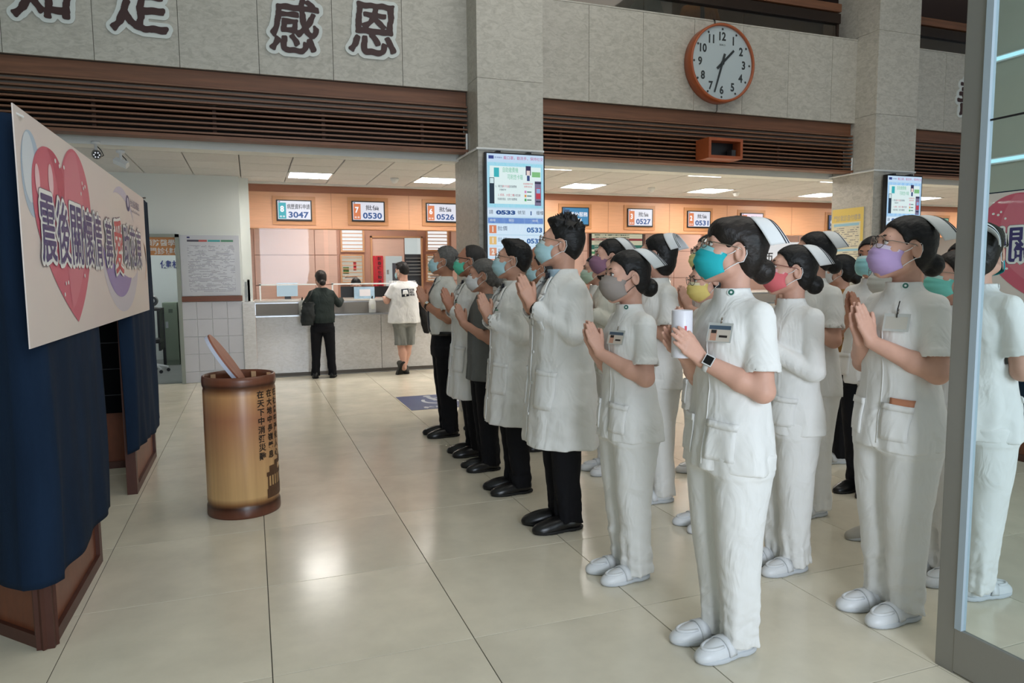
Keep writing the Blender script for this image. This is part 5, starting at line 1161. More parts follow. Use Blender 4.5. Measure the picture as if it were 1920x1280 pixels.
WATCHES = {'smart': ((206, 206, 204), (14, 14, 16)), 'gold': ((40, 26, 20), (206, 176, 110)), 'steel': ((150, 150, 150), (206, 208, 206)), 'green': ((60, 110, 80), (40, 50, 90)), 'band': ((18, 18, 18), (18, 18, 18))}
def person(label, pos, ang, H, outfit='nurse', mask=(170, 200, 204), mkind='pleat', loops=(236, 236, 236), hair='bun', hmat=None, glasses=None, cap=0, pose='pray', sleeve=None, tone=(210, 163, 143), hy=0.0, hp=.12, wd=1.0, h=.005, hc=.009, trousers=None, shoes='white', badge=None, watch=None, seed=1, top=None, lean=0.0, group='staff standing in rows with hands pressed together', legs='stand', z=0.0, bust=1.0, hr=0.0):
    s = H / 1.60; hmat = hmat or HAIR; rnd = random.Random(seed)
    t = thing('person', label, 'person', (pos[0], pos[1], z), math.radians(ang - 90), group); t.scale = (s, s, s)
    SKM = skin(tone); male = wd > 1.04; rough_ = h > .006
    piv = np.array((0, .0 + lean, 1.405), np.float32); rot = rotm(hy, hp, hr); org = piv + rot @ np.array((0, .022, .080), np.float32); fr = (rot, org); H4 = xf4(fr)
    # ---------------- arms
    arms = []
    for sd in (1, -1):        # person's right is +x, left is -x
        S = np.array((sd * .143 * wd, -.010 + lean * .8, 1.262))
        if pose in ('pray', 'pray_high'):
            up = .05 if pose == 'pray_high' else 0
            E = np.array((sd * .188 * wd, .014, 1.018 + up * .4)); W = np.array((sd * .0300, .172, 1.126 + up)); d = (-sd * .105, .36, .93); n = (-sd, 0, 0); th = (0, -.9, .42); cu, sp, tb = .04, -.05, 1.0
        elif pose == 'cup':
            E = np.array((sd * .19 * wd, .010, 1.006)); W = np.array((sd * .050, .160, 1.104)); d = (-sd * .02, .70, .68); n = (-sd, 0, 0); th = (0, -.68, .70); cu, sp, tb = .34, .02, .55
        elif pose == 'counter':
            E = np.array((sd * .24, .14, 1.10)); W = np.array((sd * .22 + (.06 if sd > 0 else 0), .36, 1.16)); d = (-sd * .25, 1, -.1); n = (0, 0, -1); th = (-sd, 0, 0); cu, sp, tb = .3, .2, 1.0
        elif pose == 'tee':
            E = np.array((sd * .25, .03, 1.06)); W = np.array((sd * .19, .25, 1.10)); d = (-sd * .3, 1, .1); n = (0, 0, -1); th = (-sd, 0, 0); cu, sp, tb = .4, .2, .8
        elif pose == 'desk':
            E = np.array((sd * .22, .14, 1.03)); W = np.array((sd * .12, .34, 1.02)); d = (-sd * .4, 1, 0); n = (0, 0, -1); th = (-sd, 0, 0); cu, sp, tb = .3, .1, .8
        else:
            E = np.array((sd * .215 * wd, -.02, 1.015)); W = np.array((sd * .215 * wd, .05, .79)); d = (0, .15, -1); n = (-sd, 0, 0); th = (0, 1, .1); cu, sp, tb = .35, .1, .5
        arms.append((sd, S, E, W, d, n, th, cu, sp, tb))
    zl = min(min(a[3][2] for a in arms) - .22, 1.0) if pose not in ('pray', 'pray_high', 'cup') else .96
    f = Field((-.34, -.24, zl), (.34, .50, 1.67), h)
    mw = 1.10 if male else 1.0
    f.loft([(1.05, .09, .06, 0, lean * .3), (1.2, .10, .065, 0, lean * .6), (1.29, .085, .05, 0, lean * .8)], .02)
    f.cap((0, -.012 + lean * .8, 1.27), (0, -.008 + lean, 1.335), .062 * mw, .050 * mw, .03); f.cap((0, -.008 + lean, 1.335), piv + rot @ np.array((0, -.012, .03)), .0480 * mw, .0465 * mw, .02)
    for (sd, S, E, W, d, n, th, cu, sp, tb) in arms:
        f.cap((sd * .05, lean * .7, 1.22), S - np.array((0, 0, .012)), .036, .033, .03); f.cap(S - np.array((0, 0, .01)), E, .036 * mw, .040 * mw, .02); mid = E + (W - E) * .35; f.cap(E, mid, .0395 * mw, .0405 * mw, .015); f.cap(mid, W, .0405 * mw, .0265 * mw, .012, flat=None)
        hand(f, W, d, n, th, spread=sp, curl=cu, sc=1.06 if male else 1.0, thumb=tb)
    # ---------------- head
    E_ = lambda c, r, k=.012, op='add', R=None: f.ell(c, r, k, op, R, fr)
    def Cp(a, b, ra, rb, k=.01, op='add'): f.cap(rot @ np.array(a, np.float32) + org, rot @ np.array(b, np.float32) + org, ra, rb, k, op)
    E_((0, -.015, .036), (.0745, .0945, .082)); E_((0, .030, -.022), (.0645 * (1.03 if male else 1), .066, .088), .03)
    Cp((-.045, .012, -.066), (0, .066, -.098), .022, .020, .03); Cp((.045, .012, -.066), (0, .066, -.098), .022, .020, .03)
    for sd in (-1, 1): E_((sd * .040, .060, -.020), (.026, .026, .022), .02)
    Cp((-.034, .078, .031), (.034, .078, .031), .013, .013, .02); Cp((0, .090, .012), (0, .106, -.028), .0075, .0125, .014); E_((0, .088, -.062), (.022, .014, .014), .015)
    for sd in (-1, 1):
        E_((sd * .031, .099, .0105), (.0165, .0105, .0075), .005, 'sub')
        Re = np.array(Matrix.Rotation(sd * .28, 3, 'Z') @ Matrix.Rotation(-.22, 3, 'X'))
        E_((sd * .079, -.012, -.006), (.0085, .0195, .0325), .006, 'add', Re); E_((sd * .086, -.008, -.004), (.007, .0105, .020), .004, 'sub', Re)
    if legs == 'shorts': pass
    body = part('body', f.mesh('body'), SKM, t)
    # eyes and brows
    for sd in (-1, 1):
        V = []; Fc = []; nn = 10
        V, Fc = lathe([(.0001, .0118), (.0062, .0100), (.0102, .0060), (.0118, 0), (.0100, -.006), (.0001, -.0118)], 14, 0, 0, False)
        me = bpy.data.meshes.new('eye'); me.from_pydata(V, [], Fc); me.update(); me.materials.append(EYE_W); me.materials.append(EYE_D)
        me.polygons.foreach_set('material_index', [1 if p.center.z > .0082 else 0 for p in me.polygons]); me.polygons.foreach_set('use_smooth', [True] * len(me.polygons))
        me.transform(H4 @ Matrix.Translation((sd * .031, .0805, .0105)) @ Matrix.Rotation(-math.pi / 2, 4, 'X')); o = bpy.data.objects.new('eye', me); C.objects.link(o); o.parent = t
        m_ = MB(); m_.tube([(sd * .012, .0945, .034), (sd * .028, .0935, .0385), (sd * .048, .080, .034)], [.0026, .0032, .0014], 6); m_.tube([(sd * .0155, .0915, .0135), (sd * .024, .0935, .0178), (sd * .034, .0925, .0185), (sd * .047, .084, .0135)], [.0010, .0016, .0018, .0014], 6)
        pobj('eyebrow', m_.v, m_.f, BROW if hmat is not HAIR_G else HAIR_S, t, True, H4)
    if hair:
        hf = hair_field(hair, fr, .0045 if not rough_ else .0065); part('hair', hf.mesh('hair'), hmat, t)
    if mask: mask_part(t, H4, mask, mkind, loops)
    if glasses: glasses_part(t, H4, glasses[0], glasses[1])
    if cap: cap_part(t, H4, cap, h < .0042)
    # ---------------- garments
    sl = sleeve or {'nurse': 'short', 'coat': 'long', 'shirt': 'short', 'grey': 'short', 'tee': 'short', 'jacket': 'long', 'vest': 'long'}[outfit]
    tm = top or {'nurse': WHITE_U, 'coat': COAT, 'shirt': SHIRT_W, 'grey': GREY_S, 'tee': TEE, 'jacket': JACKET, 'vest': VEST}[outfit]
    b_ = bust
    rows = {
        'nurse': [(.705, .190, .142, 0, .0), (.80, .186, .138, 0, 0), (.90, .168, .122, 0, .002), (1.0, .154, .110, 0, .004), (1.10, .154, .116 * b_, 0, .008), (1.18, .155, .123 * b_, 0, .010), (1.235, .146, .108, 0, .004), (1.275, .122, .084, 0, 0), (1.302, .088, .070, 0, .0), (1.324, .064, .063, 0, .002), (1.358, .0615, .061, 0, .006)],
        'coat': [(.46, .232, .180, 0, .005), (.60, .222, .168, 0, .005), (.80, .206, .152, 0, .005), (.95, .196, .140, 0, .005), (1.10, .192, .136, 0, .006), (1.2, .186, .132, 0, .006), (1.26, .168, .112, 0, .0), (1.30, .130, .09, 0, 0), (1.33, .088, .073, 0, 0), (1.362, .068, .066, 0, -.006)],
        'shirt': [(.88, .158, .120, 0, .0), (.93, .166, .130, 0, .004), (1.0, .166, .128, 0, .006), (1.10, .168, .126, 0, .006), (1.2, .168, .124, 0, .006), (1.26, .155, .105, 0, 0), (1.30, .118, .082, 0, 0), (1.33, .076, .068, 0, 0), (1.362, .062, .062, 0, 0)],
        'grey': [(.70, .190, .150, 0, 0), (.85, .180, .140, 0, 0), (1.0, .172, .130, 0, .004), (1.15, .172, .128, 0, .006), (1.25, .160, .108, 0, 0), (1.30, .118, .082, 0, 0), (1.345, .064, .062, 0, 0)],
        'tee': [(.74, .215, .155, 0, 0), (.85, .205, .148, 0, 0), (1.0, .192, .138, 0, 0), (1.15, .188, .130, 0, 0), (1.25, .172, .110, 0, 0), (1.30, .128, .084, 0, 0), (1.335, .072, .066, 0, 0)],
        'jacket': [(.83, .178, .140, 0, 0), (.90, .185, .145, 0, 0), (1.0, .178, .138, 0, 0), (1.15, .178, .130, 0, 0), (1.25, .165, .112, 0, 0), (1.30, .125, .09, 0, 0), (1.35, .075, .072, 0, -.005)],
        'vest': [(.80, .190, .145, 0, 0), (1.0, .180, .132, 0, 0), (1.15, .178, .128, 0, .004), (1.25, .165, .110, 0, 0), (1.30, .122, .084, 0, 0), (1.345, .066, .064, 0, 0)]}[outfit]
    rows = [(z_, a * (1 + (wd - 1) * .9), b * (1 + (wd - 1) * .7), cx, cy + lean * max(0, (z_ - .9) / .45)) for z_, a, b, cx, cy in rows]
    g = Field((-.37, -.30, rows[0][0] - .02), (.37, .42, 1.40), hc)
    g.loft(rows, .01, n=2.25, fold=(.007, 5, rnd.uniform(0, 6), 1.0, rows[0][0]))
    hollows = []
    for (sd, S, E, W, d, n, th, cu, sp, tb) in arms:
        g.cap((sd * .040, S[1], 1.303), S + np.array((0, 0, .004)), .028, .0465 * mw, .045)
        ax = (E - S) / np.linalg.norm(E - S); fa = (W - E) / np.linalg.norm(W - E)
        if sl == 'short':
            e = S + (E - S) * .76; g.cap(S + ax * .004, e, .0490 * mw, .0595 * mw, .014, ends=True)
            g.cap(S + (E - S) * .65, e, .0615 * mw, .0625 * mw, .004, ends=True); hollows.append((e - ax * .016, e + ax * .03, .0525 * mw, .0545 * mw))
        else:
            g.cap(S, E, .0480 * mw, .052 * mw, .010); w2 = E + (W - E) * .90; g.cap(E, w2, .053 * mw, .0455 * mw, .008, ends=True); g.cap(w2 - fa * .035, w2, .047 * mw, .048 * mw, .004, ends=True); hollows.append((w2 - fa * .02, w2 + fa * .03, .039 * mw, .040 * mw))
    if outfit == 'coat':
        g.cap((0, .145 + lean, 1.085), (0, .078 + lean, 1.375), .004, .082, .006, 'sub')
    if outfit in ('nurse',) : g.cap((0, .0, 1.335), (0, .012, 1.40), .0545, .0555, 0, 'sub', ends=True)
    gm_ = lambda X, Y, Z: np.clip(1.32 - Z, 0, .12) / .12
    g.noise(.0030 if outfit != 'coat' else .0042, 22, seed * 13 + 5, gm_); g.noise(.0012, 60, seed * 7 + 2, gm_)
    for hw in hollows: g.cap(*hw, 0, 'sub', ends=True)
    gme = g.mesh('garment'); bv = bvh_of(gme)
    tn = {'nurse': 'uniform_top', 'coat': 'white_coat', 'shirt': 'shirt', 'grey': 'shirt', 'tee': 'tee_shirt', 'jacket': 'jacket', 'vest': 'vest'}[outfit]
    gar = part(tn, gme, tm, t)
    tr_m = trousers or {'nurse': WHITE_U, 'coat': BLACK_T, 'shirt': BLACK_T, 'grey': BLACK_T, 'tee': SHORTS, 'jacket': BLACK_T, 'vest': BLACK_T}[outfit]
    # ---------------- legs
    if legs != 'none':
        hcl = hc
        q = Field((-.26, -.22, .0), (.26, .30, .95), hcl)
        if legs == 'stand': ctr = {sd: [(.02, .060, -.018), (.30, .068, .0), (.48, .076, .010), (.78, .083, 0)] for sd in (-1, 1)}
        elif legs == 'apart': ctr = {sd: [(.02, .125, .0), (.30, .110, .01), (.48, .10, .012), (.78, .083, 0)] for sd in (-1, 1)}
        else: ctr = {1: [(.02, -.02, .02), (.30, .03, .01), (.48, .07, .01), (.78, .083, 0)], -1: [(.02, -.06, -.10), (.30, -.055, -.03), (.48, -.07, .01), (.78, -.083, 0)]}
        for sd in (-1, 1):
            cc = ctr[sd]; zz = [c_[0] for c_ in cc]
            def cen(z_): k_ = 1 if legs == 'shorts' else sd; return float(np.interp(z_, zz, [c_[1] * k_ for c_ in cc])), float(np.interp(z_, zz, [c_[2] for c_ in cc]))
            slim = 1.0 if tr_m is WHITE_U else .93
            prof = [(.040, .060, .070), (.10, .061, .070), (.28, .068, .076), (.48, .080, .090), (.65, .092, .108), (.76, .094, .118)] if legs != 'shorts' else [(.42, .080, .105), (.55, .082, .108), (.65, .088, .115), (.76, .096, .125)]
            q.loft([(z_, a * slim, b * slim, *cen(z_)) for z_, a, b in prof], .03, n=2.2, fold=(.007, 4, rnd.uniform(0, 6), .30, .04) if legs != 'shorts' else (.01, 5, rnd.uniform(0, 6), .6, .44))
        q.loft([(.70, .165, .128, 0, 0), (.80, .168, .128, 0, 0), (.90, .155, .115, 0, 0)], .03, n=2.2)
        q.noise(.006, 30, seed * 3 + 1, lambda X, Y, Z: np.clip(.55 - Z, .15, .4) / .4); q.noise(.003, 75, seed * 5 + 3, lambda X, Y, Z: np.clip(.3 - Z, 0, .2) / .2)
        part('trousers' if legs != 'shorts' else 'shorts', q.mesh('trousers'), tr_m, t)
        if legs == 'shorts':
            bl = Field((-.2, -.25, 0), (.2, .25, .62), .007)
            for sd in (-1, 1):
                cc = ctr[sd]; P_ = [np.array((c_[1], c_[2], c_[0])) for c_ in cc]; P_[0] = P_[0] + (np.array((0, 0, .07)) if sd > 0 else np.array((0, 0, .10)))
                bl.cap(P_[0], P_[1], .036, .056, .02); bl.cap(P_[1], P_[2], .054, .056, .02); bl.cap(P_[2], P_[2] + np.array((0, 0, .1)), .056, .07, .02)
                bl.ell(P_[0] + np.array((0, .03, -.03)), (.035, .08, .035), .02)
            part('bare_legs', bl.mesh('bare_legs'), SKM, t)
        mats = {'white': (SHOE_W, SOLE_W), 'black': (SHOE_B, SOLE_B), 'grey': (SHOE_G, SOLE_W), 'clog': (M('clog_grey', (70, 68, 64), rough=.7), SOLE_B)}[shoes]
        if legs == 'shorts': add_shoes(t, shoes, [(.0, .02, 0, 0, 0), (-.085, -.10, .35, -1.15, .10)], mats, 1.05)
        else:
            fx = ctr[1][0][1]; add_shoes(t, shoes, [(fx, .012, -.10, 0, 0), (-fx, .0, .10, 0, 0)], mats, 1.03 if male else .98)
    # ---------------- trim
    P3 = lambda x, z_: (x, 0, z_)
    ra = np.array(sorted(rows))
    def front(x, z_):
        a, b, cy = (float(np.interp(z_, ra[:, 0], ra[:, k_])) for k_ in (1, 2, 4)); return cy + b * max(0.0, 1 - min(1.0, abs(x) / a) ** 2.25) ** (1 / 2.25)
    def fhit(x, z_):
        p_ = Vector((x, front(x, z_), z_)); hh = bv.ray_cast(p_ + Vector((0, .022, 0)), Vector((0, -1, 0)), .045); return hh if hh[0] is not None else (p_, Vector((0, 1, 0)))
    if outfit == 'nurse':
        for sd in (-1, 1):
            if rough_ and sd > 0: continue
            patch('pocket', bv, [P3(sd * .045, .75), P3(sd * .150, .75), P3(sd * .150, .885), P3(sd * .045, .892)], tm, t, ref=front, off=.0035, thick=.004)
            patch('pocket_band', bv, [P3(sd * .045, .868), P3(sd * .151, .860), P3(sd * .151, .885), P3(sd * .045, .892)], tm, t, ref=front, off=.008, thick=.005, n=(8, 2))
        patch('placket', bv, [P3(-.034, .728), P3(-.031, .728), P3(-.031, 1.19), P3(-.034, 1.19)], tm, t, ref=front, off=.0012, thick=.003, n=(1, 24))
        if badge != 'none':
            d_ = Vector((-.75, .62, .12)); hit = bv.ray_cast(Vector((-.036, .032, 1.340)) + d_ * .3, -d_)
            if hit[0] is not None:
                c_ = hit[0]; nn = hit[1] if hit[1].dot(d_) > 0 else -hit[1]
                o = pobj('collar_pin', *tube([c_, c_ + nn * .004], .014, 16), WHITE_PL, t, False); pobj('pin_face', *tube([c_ + nn * .0041, c_ + nn * .005], .0105, 16), PIN, o, False); pobj('pin_mark', *tube([c_ + nn * .0051, c_ + nn * .0056], .0045, 8), WHITE_PL, o, False)
    if badge in ('card', 'silver'):
        cx, cz = -.085, 1.200; hit = fhit(cx, cz)
        if hit[0] is not None:
            nn = hit[1]; nn = (nn + Vector((-.3, .8, .25))).normalized(); c_ = hit[0] + nn * .010; r_ = Vector((0, 0, 1)).cross(nn).normalized(); u_ = nn.cross(r_)
            def rect(nm, w0, w1, h0, h1, o0, mat, par, th=.0015):
                V = [c_ + r_ * a + u_ * b + nn * (o0 + e) for e in (0, th) for a, b in ((w0, h0), (w1, h0), (w1, h1), (w0, h1))]; return pobj(nm, V, BOXF, mat, par, False)
            sg_ = 1   # r_ points to the wearer's left when seen from the front
            bd = rect('name_badge', -.048, .048, -.033, .036, 0, CLEAR, t)
            if badge == 'card': rect('card', -.042, .042, -.030, .026, .0016, CARDP, bd, .0004); rect('card_head', -.042, .042, .012, .026, .0021, CARDH, bd, .0003); rect('portrait', -.034, -.010, -.028, .010, .0021, M('portrait_skin', (196, 150, 128)), bd, .0003); rect('portrait_hair', -.032, -.012, -.002, .010, .0025, BROW, bd, .0003); rect('name_line', .0, .032, -.016, -.008, .0021, BROW, bd, .0003)
            else: rect('silver_card', -.040, .040, -.024, .024, .0016, M('silver_foil', (214, 210, 200), rough=.25, metal=.3), bd, .0004); pobj('clip', *tube([c_ + u_ * .02 + nn * .004, c_ + u_ * .05 + nn * .008, c_ + u_ * .085], .0022, 6), FRAME_B, bd)
            pobj('badge_clip', *tube([c_ + u_ * .034, c_ + u_ * .055], .003, 6), FRAME_M, bd)
    if outfit == 'coat':
        sh = Field((-.20, -.16, .98), (.20, .22, 1.41), .007)
        k1 = 1 + (wd - 1) * .9; sh.loft([(1.0, .150 * k1, .112, 0, .004), (1.15, .150 * k1, .116, 0, .006), (1.25, .138 * k1, .098, 0, .0), (1.30, .10 * k1, .078, 0, 0), (1.335, .070, .068, 0, 0), (1.362, .064 * mw, .066 * mw, 0, .004)], .01)
        sh.cap((0, .0, 1.33), (0, .014, 1.42), .052 * mw, .055 * mw, 0, 'sub')
        sme = sh.mesh('shirt'); part('shirt', sme, SHIRT_B if hair == 'spiky' else SHIRT_W, t); sb = bvh_of(sme)
        patch('tie', sb, [P3(-.022, 1.05), P3(.022, 1.05), P3(.016, 1.325), P3(-.016, 1.325)], TIE_M, t, off=.006, thick=.006, n=(4, 14)); patch('tie_knot', sb, [P3(-.017, 1.31), P3(.017, 1.31), P3(.021, 1.345), P3(-.021, 1.345)], TIE_M, t, off=.011, thick=.008, n=(3, 3))
        for sd in (-1, 1):
            patch('lapel', bv, [P3(sd * .012, 1.075), P3(sd * .055, 1.165), P3(sd * .098, 1.225), P3(sd * .058, 1.235)], tm, t, ref=front, off=.009, thick=.006, n=(6, 6)); patch('lapel', bv, [P3(sd * .060, 1.232), P3(sd * .096, 1.238), P3(sd * .072, 1.318), P3(sd * .055, 1.315)], tm, t, ref=front, off=.010, thick=.006, n=(6, 6))
            patch('pocket', bv, [P3(sd * .065, .66), P3(sd * .19, .66), P3(sd * .19, .85), P3(sd * .065, .855)], tm, t, ref=front, off=.003, thick=.004); patch('pocket_band', bv, [P3(sd * .065, .832), P3(sd * .191, .827), P3(sd * .191, .85), P3(sd * .065, .855)], tm, t, ref=front, off=.0055, thick=.004, n=(8, 2))
        patch('chest_pocket', bv, [P3(-.045, 1.06), P3(-.125, 1.06), P3(-.125, 1.165), P3(-.045, 1.165)], tm, t, ref=front, off=.003, thick=.003)
        patch('front_edge', bv, [P3(.008, .47), P3(.014, .47), P3(.014, 1.07), P3(.008, 1.07)], tm, t, ref=front, off=.004, thick=.005, n=(1, 24))
        for z_ in (.62, .78, .94): hit = fhit(-.012, z_); (hit[0] is not None) and pobj('button', *tube([hit[0], hit[0] + Vector((0, .005, 0))], .008, 12), WHITE_PL, t, False)
        hit = fhit(-.07, 1.195); (hit[0] is not None) and pobj('lapel_pin', *tube([hit[0], hit[0] + Vector((0, .009, 0))], .008, 12), FRAME_B, t, False)
        patch('embroidery', bv, [P3(-.055, 1.176), P3(-.100, 1.176), P3(-.100, 1.183), P3(-.055, 1.183)], M('green_thread', (70, 130, 96)), t, ref=front, off=.004, thick=.001, n=(6, 1))
    if outfit == 'shirt':
        patch('tie', bv, [P3(-.030, .90), P3(.030, .90), P3(.016, 1.325), P3(-.016, 1.325)], TIE_M, t, ref=front, off=.006, thick=.005, n=(4, 20)); patch('tie_knot', bv, [P3(-.018, 1.31), P3(.018, 1.31), P3(.020, 1.342), P3(-.020, 1.342)], TIE_M, t, ref=front, off=.010, thick=.008, n=(3, 3))
        for sd in (-1, 1): patch('collar', bv, [P3(sd * .012, 1.335), P3(sd * .040, 1.285), P3(sd * .075, 1.325), P3(sd * .052, 1.36)], tm, t, ref=front, off=.007, thick=.005, n=(5, 5))
        m_ = MB(); 
        V = []; F = []; n_ = 40
        for z_ in (.872, .905):
            for k in range(n_): a = 2 * math.pi * k / n_; V.append((.166 * (1 + (wd - 1) * .9) * math.cos(a), .126 * math.sin(a), z_))
        F = [(k, (k + 1) % n_, n_ + (k + 1) % n_, n_ + k) for k in range(n_)]; pobj('belt', V, F, SHOE_B, t, True, None, .006)
    # ---------------- watch on the left wrist
    if watch:
        sd, S, E, W, d, n, th, *_ = arms[1]; fa = (W - E) / np.linalg.norm(W - E); c_ = Vector((W - fa * .022).tolist()); a_ = Vector(fa.tolist()); out = Vector((-.85, .05, .1)) if watch != 'gold' else Vector((-.8, -.1, .3)); out = (out - a_ * out.dot(a_)).normalized(); si = a_.cross(out)
        r = .0305 * mw; ring = [c_ + (out * math.cos(2 * math.pi * k / 24) + si * math.sin(2 * math.pi * k / 24)) * r for k in range(25)]; band, face = WATCHES[watch]
        V = []; F = []
        for p in ring[:-1]:
            for e in (-.009, .009): V.append(p + a_ * e)
        F = [(2 * k, 2 * k + 1, (2 * k + 3) % 48, (2 * k + 2) % 48) for k in range(24)]
        o = pobj('watch', V, F, M('band_%d' % band[0], band, rough=.4), t, True, None, .004)
        if watch != 'band':
            q0 = c_ + out * (r + .001); w2, h2 = (.017, .019) if watch in ('smart', 'green') else (.015, .015)
            V = [q0 + a_ * x + si * y + out * z_ for z_ in (0, .008) for x, y in ((-w2, -h2), (w2, -h2), (w2, h2), (-w2, h2))]; pobj('watch_case', V, BOXF, M('band_%d' % band[0], band, rough=.3) if watch != 'gold' else M('gold_case', (206, 176, 110), rough=.2, metal=1), o, False)
            V = [q0 + a_ * x * .82 + si * y * .82 + out * z_ for z_ in (.0081, .0088) for x, y in ((-w2, -h2), (w2, -h2), (w2, h2), (-w2, h2))]; pobj('watch_face', V, BOXF, M('dial_%d' % face[0], face, rough=.1), o, False)
    return t, bv
TEAL = (42, 176, 186); LBLUE = (170, 204, 210)
# ================================================================== THE CROWD
A = 176    # bodies face the hall's left side
n2, _ = person('nurse in teal mask and glasses holding a white cup', (1.63, 2.13), A + 3, 1.585, mask=TEAL, hair='bangs', hmat=HAIR_B, glasses=('rect', FRAME_M), cap=2, pose='cup', hy=-.42, hp=.20, h=.004, hc=.0065, badge='card', watch='smart', seed=2)
n1, _ = person('nurse in grey mask in front of the tall doctor, cap striped', (1.60, 2.82), A + 2, 1.49, mask=(150, 140, 134), mkind='boat', loops=(60, 56, 54), hair='bun', cap=2, hy=-.05, hp=.02, h=.004, hc=.0065, badge='card', seed=3)
n3, n3bv = person('nurse in lilac mask with round glasses beside the glass door', (2.42, 2.10), A - 1, 1.60, mask=(186, 160, 206), hair='bun', glasses=('round', FRAME_M), cap=2, hy=-.30, hp=.14, h=.004, hc=.0065, badge='silver', seed=4)
d4, _ = person('tall doctor in a long white coat with spiky black hair', (1.58, 3.52), A, 1.675, 'coat', LBLUE, hair='spiky', glasses=('rect', FRAME_M), wd=1.13, hy=-.40, hp=.20, h=.0045, hc=.0075, shoes='black', tone=(204, 156, 134), seed=5, watch='band', pose='pray_high')
d3, _ = person('doctor in white coat with side-parted hair and steel watch', (1.57, 4.23), A, 1.60, 'coat', LBLUE, hair='short_side', glasses=('rect', FRAME_M), wd=1.10, hy=-.40, hp=.16, h=.0055, hc=.009, shoes='black', tone=(204, 156, 134), seed=6, watch='steel')
d2, _ = person('grey haired woman in a grey shirt and white mask', (1.56, 4.80), A, 1.50, 'grey', (206, 206, 206), hair='grey_bun', hmat=HAIR_G, hy=-.25, hp=.0, h=.0055, hc=.009, shoes='black', tone=(190, 142, 120), seed=7)
d1, _ = person('doctor in white coat with green mask and black glasses', (1.60, 5.24), A, 1.62, 'coat', (96, 196, 166), hair='receding', hmat=HAIR_S, glasses=('thick', FRAME_B), wd=1.12, hy=-.40, hp=.10, h=.0055, hc=.009, shoes='black', tone=(186, 132, 108), seed=8)
d0, _ = person('man in white short-sleeved shirt and dark tie at the row end', (1.57, 5.95), A, 1.63, 'shirt', LBLUE, hair='crew', hmat=HAIR_G, wd=1.12, hy=-.38, hp=.22, h=.0055, hc=.009, shoes='black', tone=(188, 136, 110), seed=9, watch='gold')
person('nurse in coral pink mask and tinted glasses with long sleeves', (2.34, 2.63), A, 1.51, mask=(222, 112, 118), hair='bun', glasses=('round', FRAME_R), cap=2, hy=-.38, hp=.16, h=.0045, hc=.0075, sleeve='long', seed=10, badge='none')
person('nurse with short hair and cap seen past the grey masked nurse', (2.32, 3.74), A - 8, 1.62, hair='bob', cap=2, hy=-.62, hp=.10, h=.0055, hc=.009, seed=11, badge='none')
person('staff member bowing over raised hands with a green watch', (2.33, 3.22), A, 1.47, mask=(222, 200, 120), hair='bob_short', glasses=('round', FRAME_B), hy=-.1, hp=-.15, h=.0055, hc=.009, seed=12, pose='pray_high', watch='green', badge='none')
person('nurse in mauve mask and cap beside the tall doctor', (2.35, 4.40), A, 1.625, mask=(142, 106, 128), mkind='boat', loops=(40, 34, 36), hair='bun', cap=2, hy=-.15, hp=.06, h=.006, hc=.010, sleeve='long', top=CARD, seed=13, badge='none')
person('person in pale green mask behind the mauve masked nurse', (2.72, 5.34), A, 1.54, mask=(190, 214, 196), hair='bob_short', hy=-.2, hp=.0, h=.0065, hc=.011, seed=14, badge='none')
person('balding man in an ochre top behind the doctors', (2.40, 5.78), A, 1.65, 'vest', LBLUE, hair='bald', hmat=HAIR_S, wd=1.08, hy=-.2, hp=.05, h=.0065, hc=.011, shoes='black', tone=(178, 126, 100), seed=15)
person('man with cropped grey hair behind the tall doctor', (2.18, 5.20), A, 1.555, 'coat', LBLUE, hair='crew', hmat=HAIR_S, wd=1.08, hy=-.5, hp=.08, h=.0065, hc=.011, shoes='black', tone=(180, 130, 104), seed=16)
person('person in light blue mask hidden behind the green masked doctor', (1.93, 6.0), A, 1.50, 'shirt', LBLUE, hair='short', h=.0065, hc=.011, shoes='black', seed=17, hy=-.3)
person('staff member in yellow mask behind the teal masked nurse', (2.95, 4.10), A, 1.645, mask=(226, 218, 150), hair='bun', hy=-.2, hp=.08, h=.0065, hc=.011, glasses=('thick', FRAME_B), seed=18, badge='none')
person('nurse with single striped cap behind the pink masked nurse', (3.00, 3.20), A, 1.61, mask=LBLUE, hair='bun', cap=1, hy=-.5, hp=.12, h=.0055, hc=.009, seed=19, badge='none')
person('woman with black bun in an ochre vest and dark trousers', (4.02, 4.02), A - 20, 1.51, 'vest', (206, 206, 206), hair='bun', hy=-.5, hp=.05, h=.0065, hc=.011, shoes='white', seed=20)
person('woman in light blue mask with pulled back hair near the notice', (3.62, 3.37), A + 14, 1.60, mask=(150, 204, 208), hair='bun', hy=.15, hp=.02, h=.0055, hc=.010, shoes='black', trousers=BLACK_T, seed=21, tone=(184, 132, 108), badge='none')
person('nurse in white mask with round glasses behind the lilac masked nurse', (3.05, 2.70), A, 1.49, mask=(216, 214, 208), hair='bob_short', glasses=('round', FRAME_M), hy=-.25, hp=.06, h=.005, hc=.009, seed=22, shoes='grey', badge='none')
person('nurse in mint mask next to the glass door frame', (2.93, 2.28), A, 1.475, mask=(124, 208, 194), hair='bun', hmat=HAIR_B, glasses=('rect', FRAME_M), hy=-.35, hp=.10, h=.0055, hc=.009, seed=23, badge='none')
person('person at the back right behind the mint masked nurse', (3.72, 2.84), A, 1.55, mask=LBLUE, hair='bob_short', hy=.0, hp=.0, h=.0065, hc=.011, seed=24, badge='none')
